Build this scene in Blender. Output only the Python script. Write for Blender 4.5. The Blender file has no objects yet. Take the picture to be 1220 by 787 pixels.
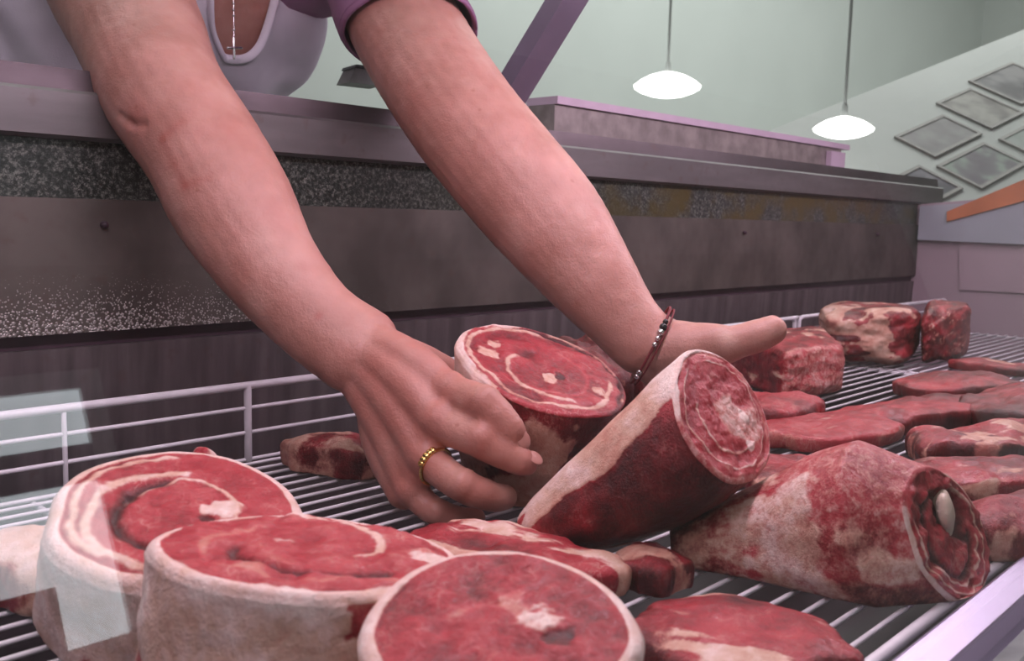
import bpy, bmesh, math, random
import numpy as np
from mathutils import Vector, Matrix

scene = bpy.context.scene
COL = scene.collection

# ------------------------------------------------------------------ camera
# world axes: X runs along the counter away from the camera, Y into the counter, Z up; z = 0 is the top of the wire shelf
cam_data = bpy.data.cameras.new('camera')
cam = bpy.data.objects.new('camera', cam_data)
COL.objects.link(cam)
cam_data.sensor_fit = 'HORIZONTAL'
cam_data.sensor_width = 36.0
cam_data.lens = 36.0 * 1133.0 / 1220.0
cam_data.clip_start = 0.01
cam_data.dof.use_dof = True
cam_data.dof.focus_distance = 0.80
cam_data.dof.aperture_fstop = 14.0
cam.matrix_world = Matrix(((0.6884, 0.0679, -0.7222, 0), (-0.7250, 0.0968, -0.6820, 0), (0.0236, 0.9930, 0.1158, 0.22), (0, 0, 0, 1)))
scene.camera = cam

# ------------------------------------------------------------------ world, lights, exposure
world = bpy.data.worlds.new('world')
scene.world = world
world.use_nodes = True
world.node_tree.nodes['Background'].inputs[0].default_value = (0.8, 0.85, 0.83, 1)
world.node_tree.nodes['Background'].inputs[1].default_value = 0.3
scene.view_settings.view_transform = 'Standard'
scene.view_settings.look = 'None'
scene.view_settings.gamma = 1.0
scene.view_settings.use_curve_mapping = False
scene.view_settings.exposure = 0.0


def area_light(name, loc, target, sx, sy, power, color):
    d = bpy.data.lights.new(name, 'AREA')
    d.shape = 'RECTANGLE'
    d.size, d.size_y, d.energy, d.color = sx, sy, power, color
    o = bpy.data.objects.new(name, d)
    COL.objects.link(o)
    o.location = loc
    o.rotation_euler = (Vector(target) - Vector(loc)).to_track_quat('-Z', 'Y').to_euler()
    return o


area_light('ceiling_panel_light', (0.6, 2.0, 1.9), (0.7, 1.2, 0.0), 1.6, 1.2, 16, (0.97, 1.0, 0.97))
area_light('added_wall_light', (5.4, 1.7, 2.9), (5.8, 2.5, 0.0), 8.0, 2.2, 240, (0.96, 1.0, 0.97))  # unseen area light, added to brighten the back wall
area_light('shop_ceiling_light', (-0.6, -0.6, 1.84), (0.6, 0.3, 0.0), 2.0, 1.2, 9, (1.0, 0.97, 0.95))
area_light('counter_tube_light', (0.9, 0.36, 0.60), (0.9, 0.52, 0.0), 2.3, 0.05, 9.5, (1.0, 0.76, 0.92))

# ------------------------------------------------------------------ noise and small helpers
rng = np.random.RandomState(7)
_tab = rng.rand(4096)


def vnoise(p, seed=0):
    p = np.asarray(p, float) + 37.13 * seed
    i = np.floor(p).astype(np.int64)
    f = p - i
    f = f * f * (3 - 2 * f)
    def hsh(a, b, c):
        return _tab[(a * 73856093 ^ b * 19349663 ^ c * 83492791) & 4095]
    x, y, z = i[..., 0], i[..., 1], i[..., 2]
    fx, fy, fz = f[..., 0], f[..., 1], f[..., 2]
    c = lambda dx, dy, dz: hsh(x + dx, y + dy, z + dz)
    l = lambda a, b, t: a + (b - a) * t
    return l(l(l(c(0, 0, 0), c(1, 0, 0), fx), l(c(0, 1, 0), c(1, 1, 0), fx), fy),
             l(l(c(0, 0, 1), c(1, 0, 1), fx), l(c(0, 1, 1), c(1, 1, 1), fx), fy), fz) - 0.5


def fbm(p, seed=0, octv=4):
    p = np.asarray(p, float)
    s, a = 0, 1.0
    for k in range(octv):
        s = s + a * vnoise(p * 2 ** k, seed + k * 3)
        a *= 0.5
    return s


def sstep(a, b, x):
    t = np.clip((x - a) / (b - a), 0, 1)
    return t * t * (3 - 2 * t)


def nrm(v):
    v = np.asarray(v, float)
    return v / (np.linalg.norm(v) + 1e-12)


def empty(name, loc, label, cat, group=None):
    o = bpy.data.objects.new(name, None)
    COL.objects.link(o)
    o.location = loc
    o.empty_display_size = 0.02
    o['label'] = label
    o['category'] = cat
    if group:
        o['group'] = group
    return o


def tag(o, label, cat, group=None):
    o['label'] = label
    o['category'] = cat
    if group:
        o['group'] = group
    return o


def meshobj(name, verts, faces, mat, parent=None, smooth=True, origin=(0, 0, 0), label=None):
    me = bpy.data.meshes.new(name)
    v = np.asarray(verts, float) - np.asarray(origin, float)
    me.from_pydata(v.tolist(), [], [list(map(int, f)) for f in faces])
    me.validate()
    if smooth:
        me.polygons.foreach_set('use_smooth', [True] * len(me.polygons))
    if mat:
        me.materials.append(mat)
    o = bpy.data.objects.new(name, me)
    COL.objects.link(o)
    if parent:
        o.parent = parent
    if label:
        o['label'] = label
    return o


def recalc(o):
    bm = bmesh.new()
    bm.from_mesh(o.data)
    bmesh.ops.recalc_face_normals(bm, faces=bm.faces)
    bm.to_mesh(o.data)
    bm.free()
    return o


def box(name, lo, hi, mat, parent=None, origin=(0, 0, 0), bevel=0.0, label=None):
    x0, y0, z0 = lo
    x1, y1, z1 = hi
    v = [(x0, y0, z0), (x1, y0, z0), (x1, y1, z0), (x0, y1, z0), (x0, y0, z1), (x1, y0, z1), (x1, y1, z1), (x0, y1, z1)]
    f = [(3, 2, 1, 0), (4, 5, 6, 7), (0, 1, 5, 4), (1, 2, 6, 5), (2, 3, 7, 6), (3, 0, 4, 7)]
    o = meshobj(name, v, f, mat, parent, False, origin, label)
    if bevel:
        bm = bmesh.new()
        bm.from_mesh(o.data)
        bmesh.ops.bevel(bm, geom=bm.edges[:], offset=bevel, segments=2, affect='EDGES')
        bm.to_mesh(o.data)
        bm.free()
    return o


def extrude_x(name, prof, x0, x1, mat, parent=None, origin=(0, 0, 0), label=None):
    """closed (y, z) outline swept along X"""
    n = len(prof)
    v = [(x0, y, z) for y, z in prof] + [(x1, y, z) for y, z in prof]
    f = [(i, (i + 1) % n, n + (i + 1) % n, n + i) for i in range(n)] + [tuple(range(n)), tuple(range(2 * n - 1, n - 1, -1))]
    return recalc(meshobj(name, v, f, mat, parent, False, origin, label))


def tube(pts, rad, side=(0, 0, 1), m=6, seg=18, cap=4, smooth_path=True):
    """swept elliptical tube through pts; rad = r or (a, b) per point, a along side, b across"""
    P = np.asarray(pts, float)
    A = np.array([(r, r) if np.isscalar(r) else r for r in rad], float)
    n = len(P)
    if smooth_path and n > 2:
        Q, B = [], []
        ext = lambda M: np.vstack([2 * M[0] - M[1], M, 2 * M[-1] - M[-2]])
        PE, AE = ext(P), ext(A)
        for i in range(n - 1):
            for k in range(m):
                t = k / m
                def cr(E):
                    a, b, c, d = E[i], E[i + 1], E[i + 2], E[i + 3]
                    return 0.5 * (2 * b + (c - a) * t + (2 * a - 5 * b + 4 * c - d) * t * t + (3 * b - a - 3 * c + d) * t ** 3)
                Q.append(cr(PE))
                B.append(np.maximum(cr(AE), 1e-4))
        Q.append(P[-1])
        B.append(A[-1])
        P, A = np.array(Q), np.array(B)
        n = len(P)
    T = np.gradient(P, axis=0)
    T /= np.linalg.norm(T, axis=1)[:, None] + 1e-12
    s = np.asarray(side, float)
    rings = []
    for i in range(n):
        sp_ = s - (s @ T[i]) * T[i]
        if np.linalg.norm(sp_) < 1e-3:
            sp_ = np.array((1.0, 0, 0)) - T[i][0] * T[i]
        sv = nrm(sp_)
        bv = np.cross(T[i], sv)
        rings.append((P[i], T[i], sv, bv, A[i][0], A[i][1]))
    full = []
    r0 = rings[0]
    for k in range(cap, 0, -1):
        a = k / (cap + 0.3) * math.pi / 2
        full.append((r0[0] - r0[1] * min(r0[4], r0[5]) * math.sin(a), r0[2], r0[3], r0[4] * math.cos(a), r0[5] * math.cos(a)))
    for r in rings:
        full.append((r[0], r[2], r[3], r[4], r[5]))
    r1 = rings[-1]
    for k in range(1, cap + 1):
        a = k / (cap + 0.3) * math.pi / 2
        full.append((r1[0] + r1[1] * min(r1[4], r1[5]) * math.sin(a), r1[2], r1[3], r1[4] * math.cos(a), r1[5] * math.cos(a)))
    V, F = [], []
    for c, sv, bv, a, b in full:
        for j in range(seg):
            t = 2 * math.pi * j / seg
            V.append(c + sv * a * math.cos(t) + bv * b * math.sin(t))
    for i in range(len(full) - 1):
        for j in range(seg):
            k = (j + 1) % seg
            F.append((i * seg + j, i * seg + k, (i + 1) * seg + k, (i + 1) * seg + j))
    F.append(tuple(range(seg - 1, -1, -1)))
    F.append(tuple((len(full) - 1) * seg + j for j in range(seg)))
    return np.array(V), F


def merge(parts):
    V, F, o = [], [], 0
    for v, f in parts:
        V.append(np.asarray(v))
        F += [tuple(i + o for i in q) for q in f]
        o += len(v)
    return np.vstack(V), F


def ellipsoid(c, r, axes=None, nu=20, nv=12):
    V, F = [], []
    M = np.eye(3) if axes is None else np.array([nrm(a) for a in axes])
    for i in range(nv + 1):
        ph = math.pi * (i + 0.02) / (nv + 0.04)
        for j in range(nu):
            t = 2 * math.pi * j / nu
            l = np.array([r[0] * math.sin(ph) * math.cos(t), r[1] * math.sin(ph) * math.sin(t), r[2] * math.cos(ph)])
            V.append(np.asarray(c) + l @ M)
    for i in range(nv):
        for j in range(nu):
            k = (j + 1) % nu
            F.append((i * nu + j, (i + 1) * nu + j, (i + 1) * nu + k, i * nu + k))
    F.append(tuple(range(nu)))
    F.append(tuple(nv * nu + j for j in range(nu - 1, -1, -1)))
    return np.array(V), F


def remeshed(parts, voxel, smooth=3, factor=0.5):
    """union of closed pieces into one continuous surface"""
    V, F = merge(parts)
    me = bpy.data.meshes.new('tmp')
    me.from_pydata(V.tolist(), [], F)
    bm = bmesh.new()
    bm.from_mesh(me)
    bmesh.ops.recalc_face_normals(bm, faces=bm.faces)
    bm.to_mesh(me)
    bm.free()
    o = bpy.data.objects.new('tmp', me)
    COL.objects.link(o)
    r = o.modifiers.new('r', 'REMESH')
    r.mode = 'VOXEL'
    r.voxel_size = voxel
    if smooth:
        s = o.modifiers.new('s', 'SMOOTH')
        s.factor = factor
        s.iterations = smooth
    dg = bpy.context.evaluated_depsgraph_get()
    dg.update()
    out = bpy.data.meshes.new_from_object(o.evaluated_get(dg))
    bpy.data.objects.remove(o)
    return out


def mesh_np(me):
    a = np.empty(len(me.vertices) * 3)
    me.vertices.foreach_get('co', a)
    return a.reshape(-1, 3)


def set_np(me, co):
    me.vertices.foreach_set('co', np.asarray(co).ravel())
    me.update()


def normals_np(me):
    a = np.empty(len(me.vertices) * 3)
    me.vertices.foreach_get('normal', a)
    return a.reshape(-1, 3)


def set_attr(me, name, val):
    at = me.attributes.new(name, 'FLOAT', 'POINT')
    at.data.foreach_set('value', np.asarray(val, float))


# ------------------------------------------------------------------ materials
class NT:
    def __init__(self, name):
        self.m = bpy.data.materials.new(name)
        self.m.use_nodes = True
        self.t = self.m.node_tree
        self.b = self.t.nodes['Principled BSDF']
        self.out = self.t.nodes['Material Output']

    def n(self, typ, **kw):
        nd = self.t.nodes.new(typ)
        for k, v in kw.items():
            if k.startswith('i_'):
                nd.inputs[k[2:].replace('_', ' ')].default_value = v
            else:
                setattr(nd, k, v)
        return nd

    def l(self, a, b):
        self.t.links.new(a, b)

    def math(self, op, a, b=0.0, clamp=False):
        nd = self.n('ShaderNodeMath', operation=op, use_clamp=clamp)
        for i, x in enumerate((a, b)):
            if hasattr(x, 'is_linked'):
                self.l(x, nd.inputs[i])
            else:
                nd.inputs[i].default_value = x
        return nd.outputs[0]

    def mix(self, fac, a, b):
        nd = self.n('ShaderNodeMix', data_type='RGBA')
        for i, x in ((0, fac), (6, a), (7, b)):
            if hasattr(x, 'is_linked'):
                self.l(x, nd.inputs[i])
            else:
                nd.inputs[i].default_value = x if i == 0 else (*x, 1)
        return nd.outputs[2]

    def ramp(self, fac, stops):
        nd = self.n('ShaderNodeValToRGB')
        e = nd.color_ramp.elements
        while len(e) < len(stops):
            e.new(0.5)
        for el, (p, c) in zip(e, stops):
            el.position = p
            el.color = (*c, 1) if len(c) == 3 else c
        self.l(fac, nd.inputs[0])
        return nd.outputs[0]

    def noise(self, scale, detail=4, coord=None, rough=0.55, sc=None):
        nd = self.n('ShaderNodeTexNoise', i_Scale=scale, i_Detail=detail, i_Roughness=rough)
        self.l(self.coords(sc), nd.inputs['Vector'])
        return nd.outputs['Fac']

    def coords(self, sc=None):
        tc = self.n('ShaderNodeTexCoord').outputs['Object']
        if sc:
            mp = self.n('ShaderNodeMapping')
            mp.inputs['Scale'].default_value = sc
            self.l(tc, mp.inputs[0])
            return mp.outputs[0]
        return tc

    def attr(self, name):
        return self.n('ShaderNodeAttribute', attribute_name=name).outputs['Fac']

    def set(self, **kw):
        for k, v in kw.items():
            s = self.b.inputs[k.replace('_', ' ')]
            if hasattr(v, 'is_linked'):
                self.l(v, s)
            else:
                s.default_value = (*v, 1) if isinstance(v, tuple) and len(v) == 3 and s.type == 'RGBA' else v
        return self

    def bump(self, h, strength=0.3, dist=0.001):
        nd = self.n('ShaderNodeBump', i_Strength=strength, i_Distance=dist)
        self.l(h, nd.inputs['Height'])
        self.l(nd.outputs[0], self.b.inputs['Normal'])
        return self


def plain(name, col, rough=0.5, metal=0.0, grime=0.0, scale=30, bump=0.0, spec=0.5):
    t = NT(name)
    nz = t.noise(scale, 5)
    dark = tuple(c * (1 - grime) for c in col)
    t.set(Base_Color=t.mix(t.ramp(nz, [(0.35, (0, 0, 0)), (0.65, (1, 1, 1))]), dark, col), Roughness=rough, Metallic=metal)
    t.b.inputs['Specular IOR Level'].default_value = spec
    if bump:
        t.bump(nz, bump)
    return t.m


def emitter(name, col, power):
    t = NT(name)
    t.set(Base_Color=col, Emission_Color=col, Emission_Strength=power, Roughness=0.4)
    return t.m


def meat_material():
    t = NT('raw_meat')
    fat, tone, bone = t.attr('fat'), t.attr('tone'), t.attr('bone')
    n1 = t.noise(170, 6, rough=0.65)
    n2 = t.noise(45, 4)
    n3 = t.noise(650, 4, rough=0.7)
    c = lambda x, a: t.math('MULTIPLY', t.math('SUBTRACT', x, 0.5), a)
    fm = t.math('ADD', fat, t.math('ADD', c(n1, 1.1), c(n3, 0.5)))
    fm = t.math('SUBTRACT', t.math('MULTIPLY', fm, 1.9), 0.45, True)
    tn = t.math('ADD', t.math('ADD', tone, c(n2, 0.6)), t.math('ADD', c(n3, 0.55), c(n1, 0.4)), True)
    lean = t.ramp(tn, [(0.0, (0.045, 0.002, 0.004)), (0.3, (0.17, 0.007, 0.012)), (0.58, (0.38, 0.022, 0.036)), (0.8, (0.47, 0.065, 0.075)), (1.0, (0.56, 0.20, 0.16))])
    # thin pale fibres through the lean
    w = t.n('ShaderNodeTexNoise', i_Scale=85.0, i_Detail=4.0)
    t.l(t.coords((1, 1, 0.35)), w.inputs['Vector'])
    ridge = t.math('ABSOLUTE', t.math('SUBTRACT', w.outputs['Fac'], 0.5))
    fib = t.math('SUBTRACT', 1.0, t.math('MULTIPLY', ridge, 45.0), True)
    fib = t.math('MULTIPLY', fib, t.math('MULTIPLY', t.math('MULTIPLY', t.math('SUBTRACT', n2, 0.40, True), 4.0), tone), True)
    lean = t.mix(fib, lean, (0.60, 0.30, 0.26))
    f2 = t.math('ADD', tone, t.math('ADD', c(n1, 0.9), c(n2, 0.9)), True)
    fatc = t.ramp(f2, [(0.0, (0.40, 0.13, 0.11)), (0.3, (0.56, 0.28, 0.21)), (0.6, (0.66, 0.42, 0.33)), (0.85, (0.76, 0.54, 0.49)), (1.0, (0.82, 0.65, 0.60))])
    col = t.mix(fm, lean, fatc)
    col = t.mix(bone, col, (0.74, 0.60, 0.48))
    t.set(Base_Color=col, Roughness=t.math('ADD', t.math('MULTIPLY', n3, 0.3), t.math('ADD', t.math('MULTIPLY', fm, 0.15), 0.20)))
    t.b.inputs['Subsurface Weight'].default_value = 0.08
    t.b.inputs['Subsurface Radius'].default_value = (0.006, 0.002, 0.0015)
    t.b.inputs['Subsurface Scale'].default_value = 0.4
    t.b.inputs['Specular IOR Level'].default_value = 0.38
    t.b.inputs['Coat Weight'].default_value = 0.06
    t.b.inputs['Coat Roughness'].default_value = 0.1
    t.bump(t.math('ADD', t.math('ADD', n1, t.math('MULTIPLY', n3, 0.6)), t.math('MULTIPLY', w.outputs['Fac'], 1.2)), 0.75, 0.002)
    return t.m


def skin_material():
    t = NT('skin')
    red, pale = t.attr('red'), t.attr('pale')
    n1, n2 = t.noise(22, 4), t.noise(420, 3)
    c = t.mix(t.ramp(n1, [(0.35, (0, 0, 0)), (0.65, (1, 1, 1))]), (0.43, 0.195, 0.155), (0.53, 0.26, 0.215))
    c = t.mix(red, c, (0.40, 0.11, 0.085))
    c = t.mix(pale, c, (0.74, 0.50, 0.42))
    # a few freckles and spots
    v = t.n('ShaderNodeTexVoronoi', i_Scale=28.0)
    t.l(t.coords(), v.inputs['Vector'])
    sp = t.math('LESS_THAN', v.outputs['Distance'], 0.055)
    c = t.mix(t.math('MULTIPLY', sp, 0.45), c, (0.34, 0.12, 0.08))
    t.set(Base_Color=c, Roughness=t.math('ADD', t.math('MULTIPLY', n2, 0.2), 0.38))
    t.b.inputs['Subsurface Weight'].default_value = 0.18
    t.b.inputs['Subsurface Radius'].default_value = (0.012, 0.004, 0.002)
    t.b.inputs['Subsurface Scale'].default_value = 0.5
    t.bump(t.math('ADD', n2, t.math('MULTIPLY', t.noise(130, 4), 0.7)), 0.5, 0.0009)
    return t.m


def cloth_material(name, col, dark):
    t = NT(name)
    w = t.noise(700, 2)
    n = t.noise(18, 4)
    t.set(Base_Color=t.mix(t.ramp(n, [(0.3, (0, 0, 0)), (0.7, (1, 1, 1))]), dark, col), Roughness=0.85)
    t.bump(t.math('ADD', w, t.math('MULTIPLY', n, 1.5)), 0.3, 0.0012)
    return t.m


def steel_material(name, col, rough, stain=0.3, streak=(1, 1, 1), drops=False):
    t = NT(name)
    n = t.noise(9, 6, sc=streak)
    f = t.noise(60, 4)
    m = t.ramp(n, [(0.38, (0, 0, 0)), (0.62, (1, 1, 1))])
    c = t.mix(m, tuple(x * (1 - stain) for x in col), col)
    sp = t.ramp(f, [(0.60, (0, 0, 0)), (0.70, (1, 1, 1))])
    c = t.mix(t.math('MULTIPLY', sp, 0.25), c, (0.16, 0.09, 0.07))
    r = t.math('ADD', t.math('MULTIPLY', f, 0.25), rough)
    t.set(Base_Color=c, Roughness=r, Metallic=0.75)
    t.bump(f, 0.08, 0.001)
    if drops:
        # condensation beads thickest near the lower edge of the panel and at its near end
        v = t.n('ShaderNodeTexVoronoi', i_Scale=430.0)
        t.l(t.coords((1, 0.0, 1)), v.inputs['Vector'])
        sx = t.n('ShaderNodeSeparateXYZ')
        t.l(t.coords(), sx.inputs[0])
        mz = t.n('ShaderNodeMapRange')
        t.l(sx.outputs['Z'], mz.inputs['Value'])
        mz.inputs['From Min'].default_value, mz.inputs['From Max'].default_value = 1.024, 0.962
        mx = t.n('ShaderNodeMapRange')
        t.l(sx.outputs['X'], mx.inputs['Value'])
        mx.inputs['From Min'].default_value, mx.inputs['From Max'].default_value = -0.02, -0.46
        size = t.math('MULTIPLY', t.math('MULTIPLY', mz.outputs[0], mx.outputs[0]), 0.62)
        bead = t.math('LESS_THAN', v.outputs['Distance'], size)
        bn = t.n('ShaderNodeBump', i_Strength=1.0, i_Distance=0.0015)
        t.l(t.math('MULTIPLY', bead, t.math('SUBTRACT', 0.5, v.outputs['Distance'])), bn.inputs['Height'])
        t.l(bn.outputs[0], t.b.inputs['Normal'])
        t.l(t.mix(t.math('MULTIPLY', bead, 0.75), c, (0.62, 0.58, 0.55)), t.b.inputs['Base Color'])
    return t.m


def glass_material(name, tint, haze):
    t = NT(name)
    t.t.nodes.remove(t.b)
    tr = t.n('ShaderNodeBsdfTransparent')
    tr.inputs[0].default_value = (*tint, 1)
    gl = t.n('ShaderNodeBsdfGlossy', i_Roughness=0.015)
    gl.inputs[0].default_value = (1, 1, 1, 1)
    fr = t.n('ShaderNodeLayerWeight', i_Blend=0.5)
    mx = t.n('ShaderNodeMixShader')
    t.l(t.math('ADD', t.math('MULTIPLY', t.math('POWER', fr.outputs['Facing'], 5.0), 0.72), 0.075, True), mx.inputs[0])
    t.l(tr.outputs[0], mx.inputs[1])
    t.l(gl.outputs[0], mx.inputs[2])
    df = t.n('ShaderNodeBsdfDiffuse')
    df.inputs[0].default_value = (0.8, 0.8, 0.8, 1)
    tl = t.n('ShaderNodeBsdfTranslucent')
    tl.inputs[0].default_value = (0.8, 0.8, 0.8, 1)
    m1 = t.n('ShaderNodeMixShader')
    t.l(df.outputs[0], m1.inputs[1])
    t.l(tl.outputs[0], m1.inputs[2])
    # uneven diffuse film, painted in for the veil of reflected light
    nz = t.noise(7, 5, sc=(1, 1, 0.5))
    m2 = t.n('ShaderNodeMixShader')
    t.l(t.math('MULTIPLY', t.ramp(nz, [(0.35, (0.3, 0.3, 0.3)), (0.7, (1, 1, 1))]), haze), m2.inputs[0])
    t.l(mx.outputs[0], m2.inputs[1])
    t.l(m1.outputs[0], m2.inputs[2])
    t.l(m2.outputs[0], t.out.inputs[0])
    return t.m


MEAT = meat_material()
SKIN = skin_material()
VEST = cloth_material('white_cotton', (0.86, 0.81, 0.92), (0.74, 0.69, 0.80))
MAUVE = cloth_material('mauve_jersey', (0.34, 0.16, 0.30), (0.26, 0.11, 0.23))
TROUSER = cloth_material('dark_trouser_cloth', (0.05, 0.05, 0.08), (0.03, 0.03, 0.05))
HAIR = plain('dark_hair', (0.06, 0.03, 0.02), 0.5, 0, 0.5, 120)
STEEL = steel_material('brushed_steel', (0.26, 0.24, 0.245), 0.36, 0.25, (0.4, 1, 3))
DARKSTEEL = steel_material('dark_steel_lip', (0.13, 0.105, 0.115), 0.34, 0.3, (0.4, 1, 3))
PANEL = steel_material('stained_steel_panel', (0.19, 0.165, 0.15), 0.42, 0.42, (1.0, 1, 0.8), drops=True)
LOWPANEL = steel_material('lower_steel_panel', (0.22, 0.18, 0.19), 0.45, 0.38, (5, 1, 0.5))
GROOVE = plain('dark_plum_plastic', (0.07, 0.035, 0.055), 0.5, 0, 0.4)
WIRE = plain('white_coated_wire', (0.80, 0.77, 0.82), 0.35, 0, 0.12, 60)
PAN = plain('dark_drip_pan', (0.035, 0.025, 0.03), 0.4, 0.3, 0.5, 12)
LILAC = plain('lilac_anodised_aluminium', (0.40, 0.34, 0.48), 0.36, 0.6, 0.12, 8)
GREYBAR = plain('grey_rubber_bumper', (0.30, 0.31, 0.32), 0.45, 0.2, 0.4, 25)
ENDP = plain('pale_lilac_end_panel', (0.44, 0.33, 0.38), 0.45, 0, 0.12, 5)
ENDREFLECTION = plain('blue_grey_reflection', (0.42, 0.44, 0.50), 0.4, 0, 0.15, 6)
ORANGE = plain('orange_reflection', (0.62, 0.20, 0.09), 0.5, 0, 0.3, 14)
POST = plain('lilac_grey_painted_post', (0.27, 0.22, 0.31), 0.4, 0.2, 0.25, 14)
SILL = plain('pink_white_sill', (0.72, 0.55, 0.70), 0.35, 0, 0.1, 20)
SILLF = plain('brown_grey_sill_front', (0.42, 0.36, 0.35), 0.4, 0.2, 0.45, 30)
WALLM = plain('pale_green_white_paint', (0.64, 0.68, 0.655), 0.6, 0, 0.05, 2)
CEILM = plain('white_ceiling_paint', (0.82, 0.83, 0.81), 0.7, 0, 0.04, 3)
FLOORM = plain('grey_floor_tile', (0.30, 0.28, 0.27), 0.4, 0, 0.3, 6)
GLASSM = glass_material('counter_glass', (0.97, 0.98, 0.975), 0.022)
CORDM = plain('grey_cord', (0.30, 0.32, 0.31), 0.6)
SHADEM = emitter('opal_lamp_glass', (1.0, 0.99, 0.96), 5.0)
TUBEM = emitter('pink_white_tube', (1.0, 0.80, 0.97), 6.0)
GOLD = plain('gold', (0.83, 0.53, 0.18), 0.22, 1.0, 0.25, 400)
SILVER = plain('silver', (0.85, 0.83, 0.84), 0.2, 1.0, 0.1, 300)
REDCORD = plain('dark_red_cord', (0.22, 0.02, 0.03), 0.7, 0, 0.5, 900)
BLACK = plain('black_bead', (0.02, 0.02, 0.02), 0.25)
NAILM = plain('fingernail', (0.52, 0.25, 0.21), 0.32, 0, 0.1, 200)


def reflection_material():  # mottled reflection in the back wall, painted as a dark strip
    t = NT('mottled_dark_reflection')
    a, b = t.noise(330, 5, rough=0.75), t.noise(16, 4)
    sx = t.n('ShaderNodeSeparateXYZ')
    t.l(t.coords(), sx.inputs[0])
    base = t.ramp(a, [(0.40, (0.010, 0.014, 0.012)), (0.52, (0.045, 0.052, 0.046)), (0.64, (0.22, 0.23, 0.20))])
    mr = t.n('ShaderNodeMapRange')
    t.l(sx.outputs['X'], mr.inputs['Value'])
    mr.inputs['From Min'].default_value, mr.inputs['From Max'].default_value = -0.1, 0.5
    c = t.mix(t.math('MULTIPLY', t.ramp(b, [(0.42, (0, 0, 0)), (0.60, (1, 1, 1))]), mr.outputs[0]), base, (0.075, 0.058, 0.016))
    t.set(Base_Color=c, Roughness=0.3)
    return t.m


REFLECTION = reflection_material()

# ------------------------------------------------------------------ the room
def structure(o):
    o['kind'] = 'structure'
    return o


FZ, CZ = -0.85, 3.0
structure(box('floor', (-3.0, -3.2, FZ - 0.05), (10.2, 3.4, FZ), FLOORM))
structure(box('ceiling', (-3.0, -3.2, CZ), (10.2, 3.4, CZ + 0.05), CEILM))
structure(box('wall_back', (-3.0, 3.3, FZ), (10.2, 3.4, CZ), WALLM))
structure(box('wall_right', (10.1, -3.2, FZ), (10.2, 3.3, CZ), WALLM))
SHOPM = plain('warm_brown_shop_paint', (0.24, 0.20, 0.18), 0.6, 0, 0.3, 2)
structure(box('wall_left', (-3.1, -3.2, FZ), (-3.0, 3.4, CZ), SHOPM))
structure(box('wall_front', (-3.0, -3.3, FZ), (10.2, -3.2, CZ), SHOPM))

# unseen lit door, added for its reflection in the glass and front fill
DOORGLOW = emitter('added_door_glow', (0.86, 0.95, 1.0), 3.6)
ADDEDDOORF = plain('added_white_door_frame', (0.75, 0.77, 0.76), 0.5)
dr = bpy.data.objects.new('added_door', None)
COL.objects.link(dr)
dr.location = (0.9, -3.19, FZ)
structure(dr)
dorg = (0.9, -3.19, FZ)
box('added_door_frame', (0.30, -3.199, FZ), (0.38, -3.14, 1.12), ADDEDDOORF, dr, dorg)
box('added_door_frame', (1.44, -3.199, FZ), (1.52, -3.14, 1.12), ADDEDDOORF, dr, dorg)
box('added_door_frame', (0.38, -3.199, 1.05), (1.44, -3.14, 1.12), ADDEDDOORF, dr, dorg)
box('added_door_rail', (0.38, -3.195, 0.70), (1.44, -3.15, 0.84), GREYBAR, dr, dorg)
box('added_glow_pane', (0.38, -3.19, 0.84), (1.44, -3.17, 1.05), DOORGLOW, dr, dorg)
box('added_glow_pane', (0.38, -3.19, 0.36), (1.44, -3.17, 0.70), DOORGLOW, dr, dorg)
box('added_door_panel', (0.38, -3.195, FZ + 0.01), (1.22, -3.15, 0.36), GREYBAR, dr, dorg)
box('added_glow_pane', (1.22, -3.19, 0.14), (1.44, -3.17, 0.36), DOORGLOW, dr, dorg)
box('added_door_panel', (1.22, -3.195, FZ + 0.01), (1.44, -3.15, 0.14), GREYBAR, dr, dorg)

# ------------------------------------------------------------------ the refrigerated counter
XL, XR = -0.6, 2.23
CB = (0.8, 0.5, FZ)
case = empty('display_counter', CB, 'long refrigerated meat counter with steel back ledge and lilac front rail', 'display case')
P = dict(parent=case, origin=CB)
box('base_cabinet', (XL, 0.10, FZ), (XR + 0.03, 0.93, -0.16), GREYBAR, **P)
box('drip_pan', (XL, 0.16, -0.16), (XR, 0.83, -0.11), PAN, **P)
extrude_x('lower_back_panel', [(0.845, -0.13), (0.865, -0.13), (0.865, 0.101), (0.835, 0.101)], XL, XR, LOWPANEL, **P)
extrude_x('panel_groove', [(0.842, 0.1012), (0.87, 0.1012), (0.87, 0.1138), (0.842, 0.1138)], XL, XR, GROOVE, **P)
extrude_x('back_panel', [(0.832, 0.114), (0.865, 0.114), (0.865, 0.229), (0.834, 0.229), (0.832, 0.172)], XL, XR, PANEL, **P)
extrude_x('reflection_strip', [(0.838, 0.2292), (0.87, 0.2292), (0.87, 0.278), (0.838, 0.278)], XL, XR, REFLECTION, label='dark mottled strip of painted reflection under the steel ledge', **P)
extrude_x('steel_ledge', [(0.830, 0.2782), (0.90, 0.2782), (0.90, 0.319), (0.830, 0.319), (0.826, 0.316), (0.826, 0.281)], XL, XR + 0.12, STEEL, **P)
extrude_x('ledge_lip', [(0.838, 0.3192), (0.90, 0.3192), (0.90, 0.338), (0.842, 0.338)], XL, XR + 0.12, DARKSTEEL, **P)
for k, x in enumerate((0.36, 0.905, 1.45, 2.0)):
    v, f = tube([(x, 0.8300, 0.207), (x, 0.8345, 0.207)], [0.0032, 0.0032], seg=12)
    meshobj('panel_screw', v, f, GROOVE, case, True, CB)
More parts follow.
